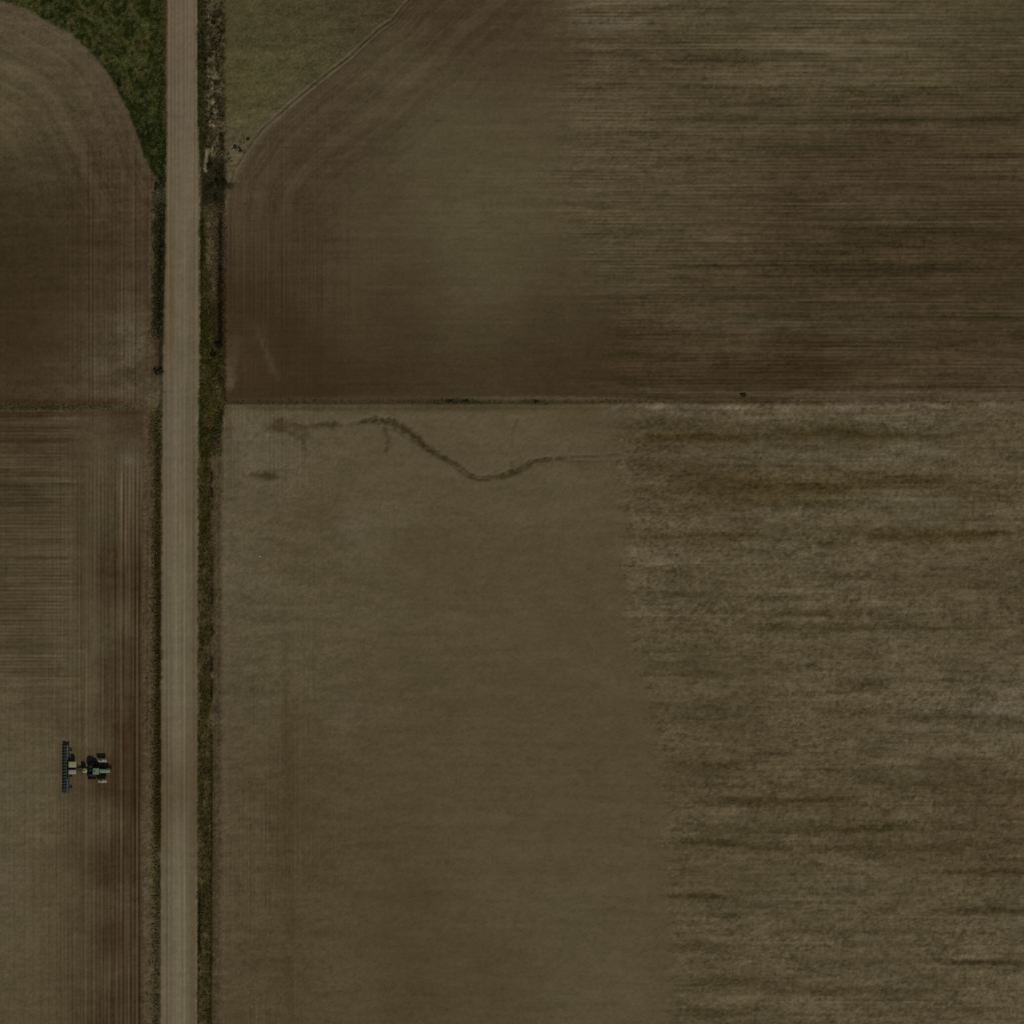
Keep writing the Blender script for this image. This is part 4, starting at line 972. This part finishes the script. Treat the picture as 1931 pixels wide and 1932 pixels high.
# ------------------------------------------------------------------ planter drawn behind the tractor
PU, PV = 129.5, 1450.5
pr = bpy.data.objects.new('planter', None); COL.objects.link(pr)
pr.location = (wx(PU), wy(PV), zat(PU, PV))
tag(pr, 'wide dark row planter with pale yellow hoppers hitched behind the green tractor', 'planter')
dyT = TY - wy(PV)
bm = MBnew(); box(bm, (.15, 0, .85), (.24, 12.0, .22), .02); box(bm, (-.35, 0, .85), (.16, 4.6, .18), .02)
for y in (-2.2, -.9, .9, 2.2): box(bm, (-.1, y, .85), (.4, .12, .14))
fin('toolbar', bm, dgreen, pr)
for s in (-1, 1):
    bm = MBnew(); box(bm, (-.18, s * 4.1, 1.02), (.34, 3.7, .04), .01)
    for k in range(5): box(bm, (-.1, s * (2.5 + k * .8), .93), (.5, .05, .12))
    fin('walkway', bm, grey, pr)
hx = TX - wx(PU) - 2.1
bm = MBnew(); box(bm, ((hx + .2) / 2, dyT / 2, .78), (hx - .1, .26, .24), .02, rot=Matrix.Rotation(math.atan2(dyT, hx), 3, 'Z'))
for s in (-1, 1):
    cyl(bm, (.2, s * 1.6 , .85), (hx * .7, dyT * .6, .8), .07, seg=12)
cyl(bm, (hx - .1, dyT, .62), (hx - .1, dyT, .9), .09)
fin('tongue', bm, dgreen, pr)
for y, ln in ((1.25, 1.45), (-.62, 1.1)):
    w = ln
    bm = MBnew(); box(bm, (1.15, y, 1.75), (1.9, w, .9), .14, taper=(1, 1)); box(bm, (1.15, y, 1.12), (1.1, w * .6, .5), .08)
    hp = fin('hopper', bm, yellow if y > 0 else cream, pr)
    bm = MBnew(); box(bm, (1.15, y, 2.22), (1.4, w * .75, .07), .03); fin('lid', bm, yellow if y > 0 else cream, hp)
bm = MBnew()
for y in (1.25, -.62):
    for x in (.5, 1.8):
        for s in (-1, 1): cyl(bm, (x, y + s * .4, .85), (x, y + s * .4, 1.35), .04, seg=8)
box(bm, (1.15, .3, .9), (1.6, .12, .1)); box(bm, (1.15, 1.25, .9), (1.6, .1, .1)); box(bm, (1.15, -.62, .9), (1.6, .1, .1)); box(bm, (1.8, .3, .9), (.1, 2.6, .1))
fin('hopper_stand', bm, dark, pr)
bm = MBnew()
lathe(bm, [(-.55, .02), (-.55, .45), (-.45, .6), (.45, .6), (.55, .45), (.55, .02)], (0, 0, 0), seg=28)
bmesh.ops.translate(bm, verts=bm.verts, vec=(4.15, dyT * .8 + .05, 1.45))
tk = fin('tongue_tank', bm, yellow, pr, smooth=True)
bm = MBnew(); cyl(bm, (4.15, dyT * .8, 2.03), (4.15, dyT * .8, 2.12), .18); fin('tank_lid', bm, dark, tk)
bm = MBnew(); box(bm, (4.15, dyT * .8, .93), (.9, 1.0, .07), .01)
for s in (-1, 1): box(bm, (4.15, dyT * .8 + s * .4, .98), (.8, .07, .2))
fin('tank_cradle', bm, dark, pr)
# row units: hopper, arm, gauge wheels
def row_unit(y):
    root = bpy.data.objects.new('row_unit', None); COL.objects.link(root); root.parent = pr; root.location = (-.75, y, 0)
    bm = MBnew(); box(bm, (0, 0, .98), (.72, .50, .42), .05, taper=(1.08, 1.05)); fin('seed_box', bm, dgreen, root)
    bm = MBnew(); box(bm, (.35, 0, .62), (.9, .08, .08)); box(bm, (.35, 0, .78), (.9, .06, .06)); box(bm, (0, 0, .55), (.6, .12, .5), .02); box(bm, (-.45, 0, .45), (.6, .08, .1))
    fin('linkage', bm, dark, root)
    for s in (-1, 1):
        bm = MBnew(); lathe(bm, [(-.05, .08), (-.05, .2), (.05, .2), (.05, .08)], (.05, s * .12, .2), seg=20); fin('gauge_wheel', bm, rubber, root)
    bm = MBnew(); lathe(bm, [(-.07, .04), (-.07, .15), (.07, .15), (.07, .04)], (-.72, 0, .16), seg=18); fin('press_wheel', bm, rubber, root)
    return root
ru0 = row_unit(-5.72)
for k in range(1, 16):
    c = ru0.copy(); COL.objects.link(c); c.parent = pr; c.location = (-.75, -5.72 + k * .7627, 0)
    for ch in ru0.children:
        d = ch.copy(); COL.objects.link(d); d.parent = c
for y in (-4.6, -1.75, 1.75, 4.6):
    root = bpy.data.objects.new('carrying_wheel', None); COL.objects.link(root); root.parent = pr; root.location = (.55, y, .42)
    bm = MBnew(); lathe(bm, [(-.13, .22), (-.13, .38), (-.06, .42), (.06, .42), (.13, .38), (.13, .22)], (0, 0, 0), seg=28); fin('tyre', bm, rubber, root)
    bm = MBnew(); lathe(bm, [(-.09, .215), (-.02, .03), (.02, .03), (.09, .215)], (0, 0, 0), seg=20); fin('rim', bm, yellow, root)
    bm = MBnew(); box(bm, (-.2, .0, .2), (.5, .34, .08)); fin('bracket', bm, dark, root)
for s in (-1, 1):                       # folded row markers lying along the bar
    bm = MBnew(); cyl(bm, (.5, s * 2.0, 1.25), (.5, s * 5.8, 1.3), .05, seg=10); cyl(bm, (.62, s * 2.6, 1.38), (.62, s * 5.6, 1.4), .04, seg=10); cyl(bm, (.5, s * 5.8, .9), (.5, s * 5.8, 1.3), .05, seg=10)
    mk = fin('row_marker', bm, grey, pr)
    bm = MBnew(); lathe(bm, [(-.02, .02), (-.01, .24), (.01, .24), (.02, .02)], (.62, s * 2.5, 1.4), seg=24); fin('marker_disc', bm, grey, mk)
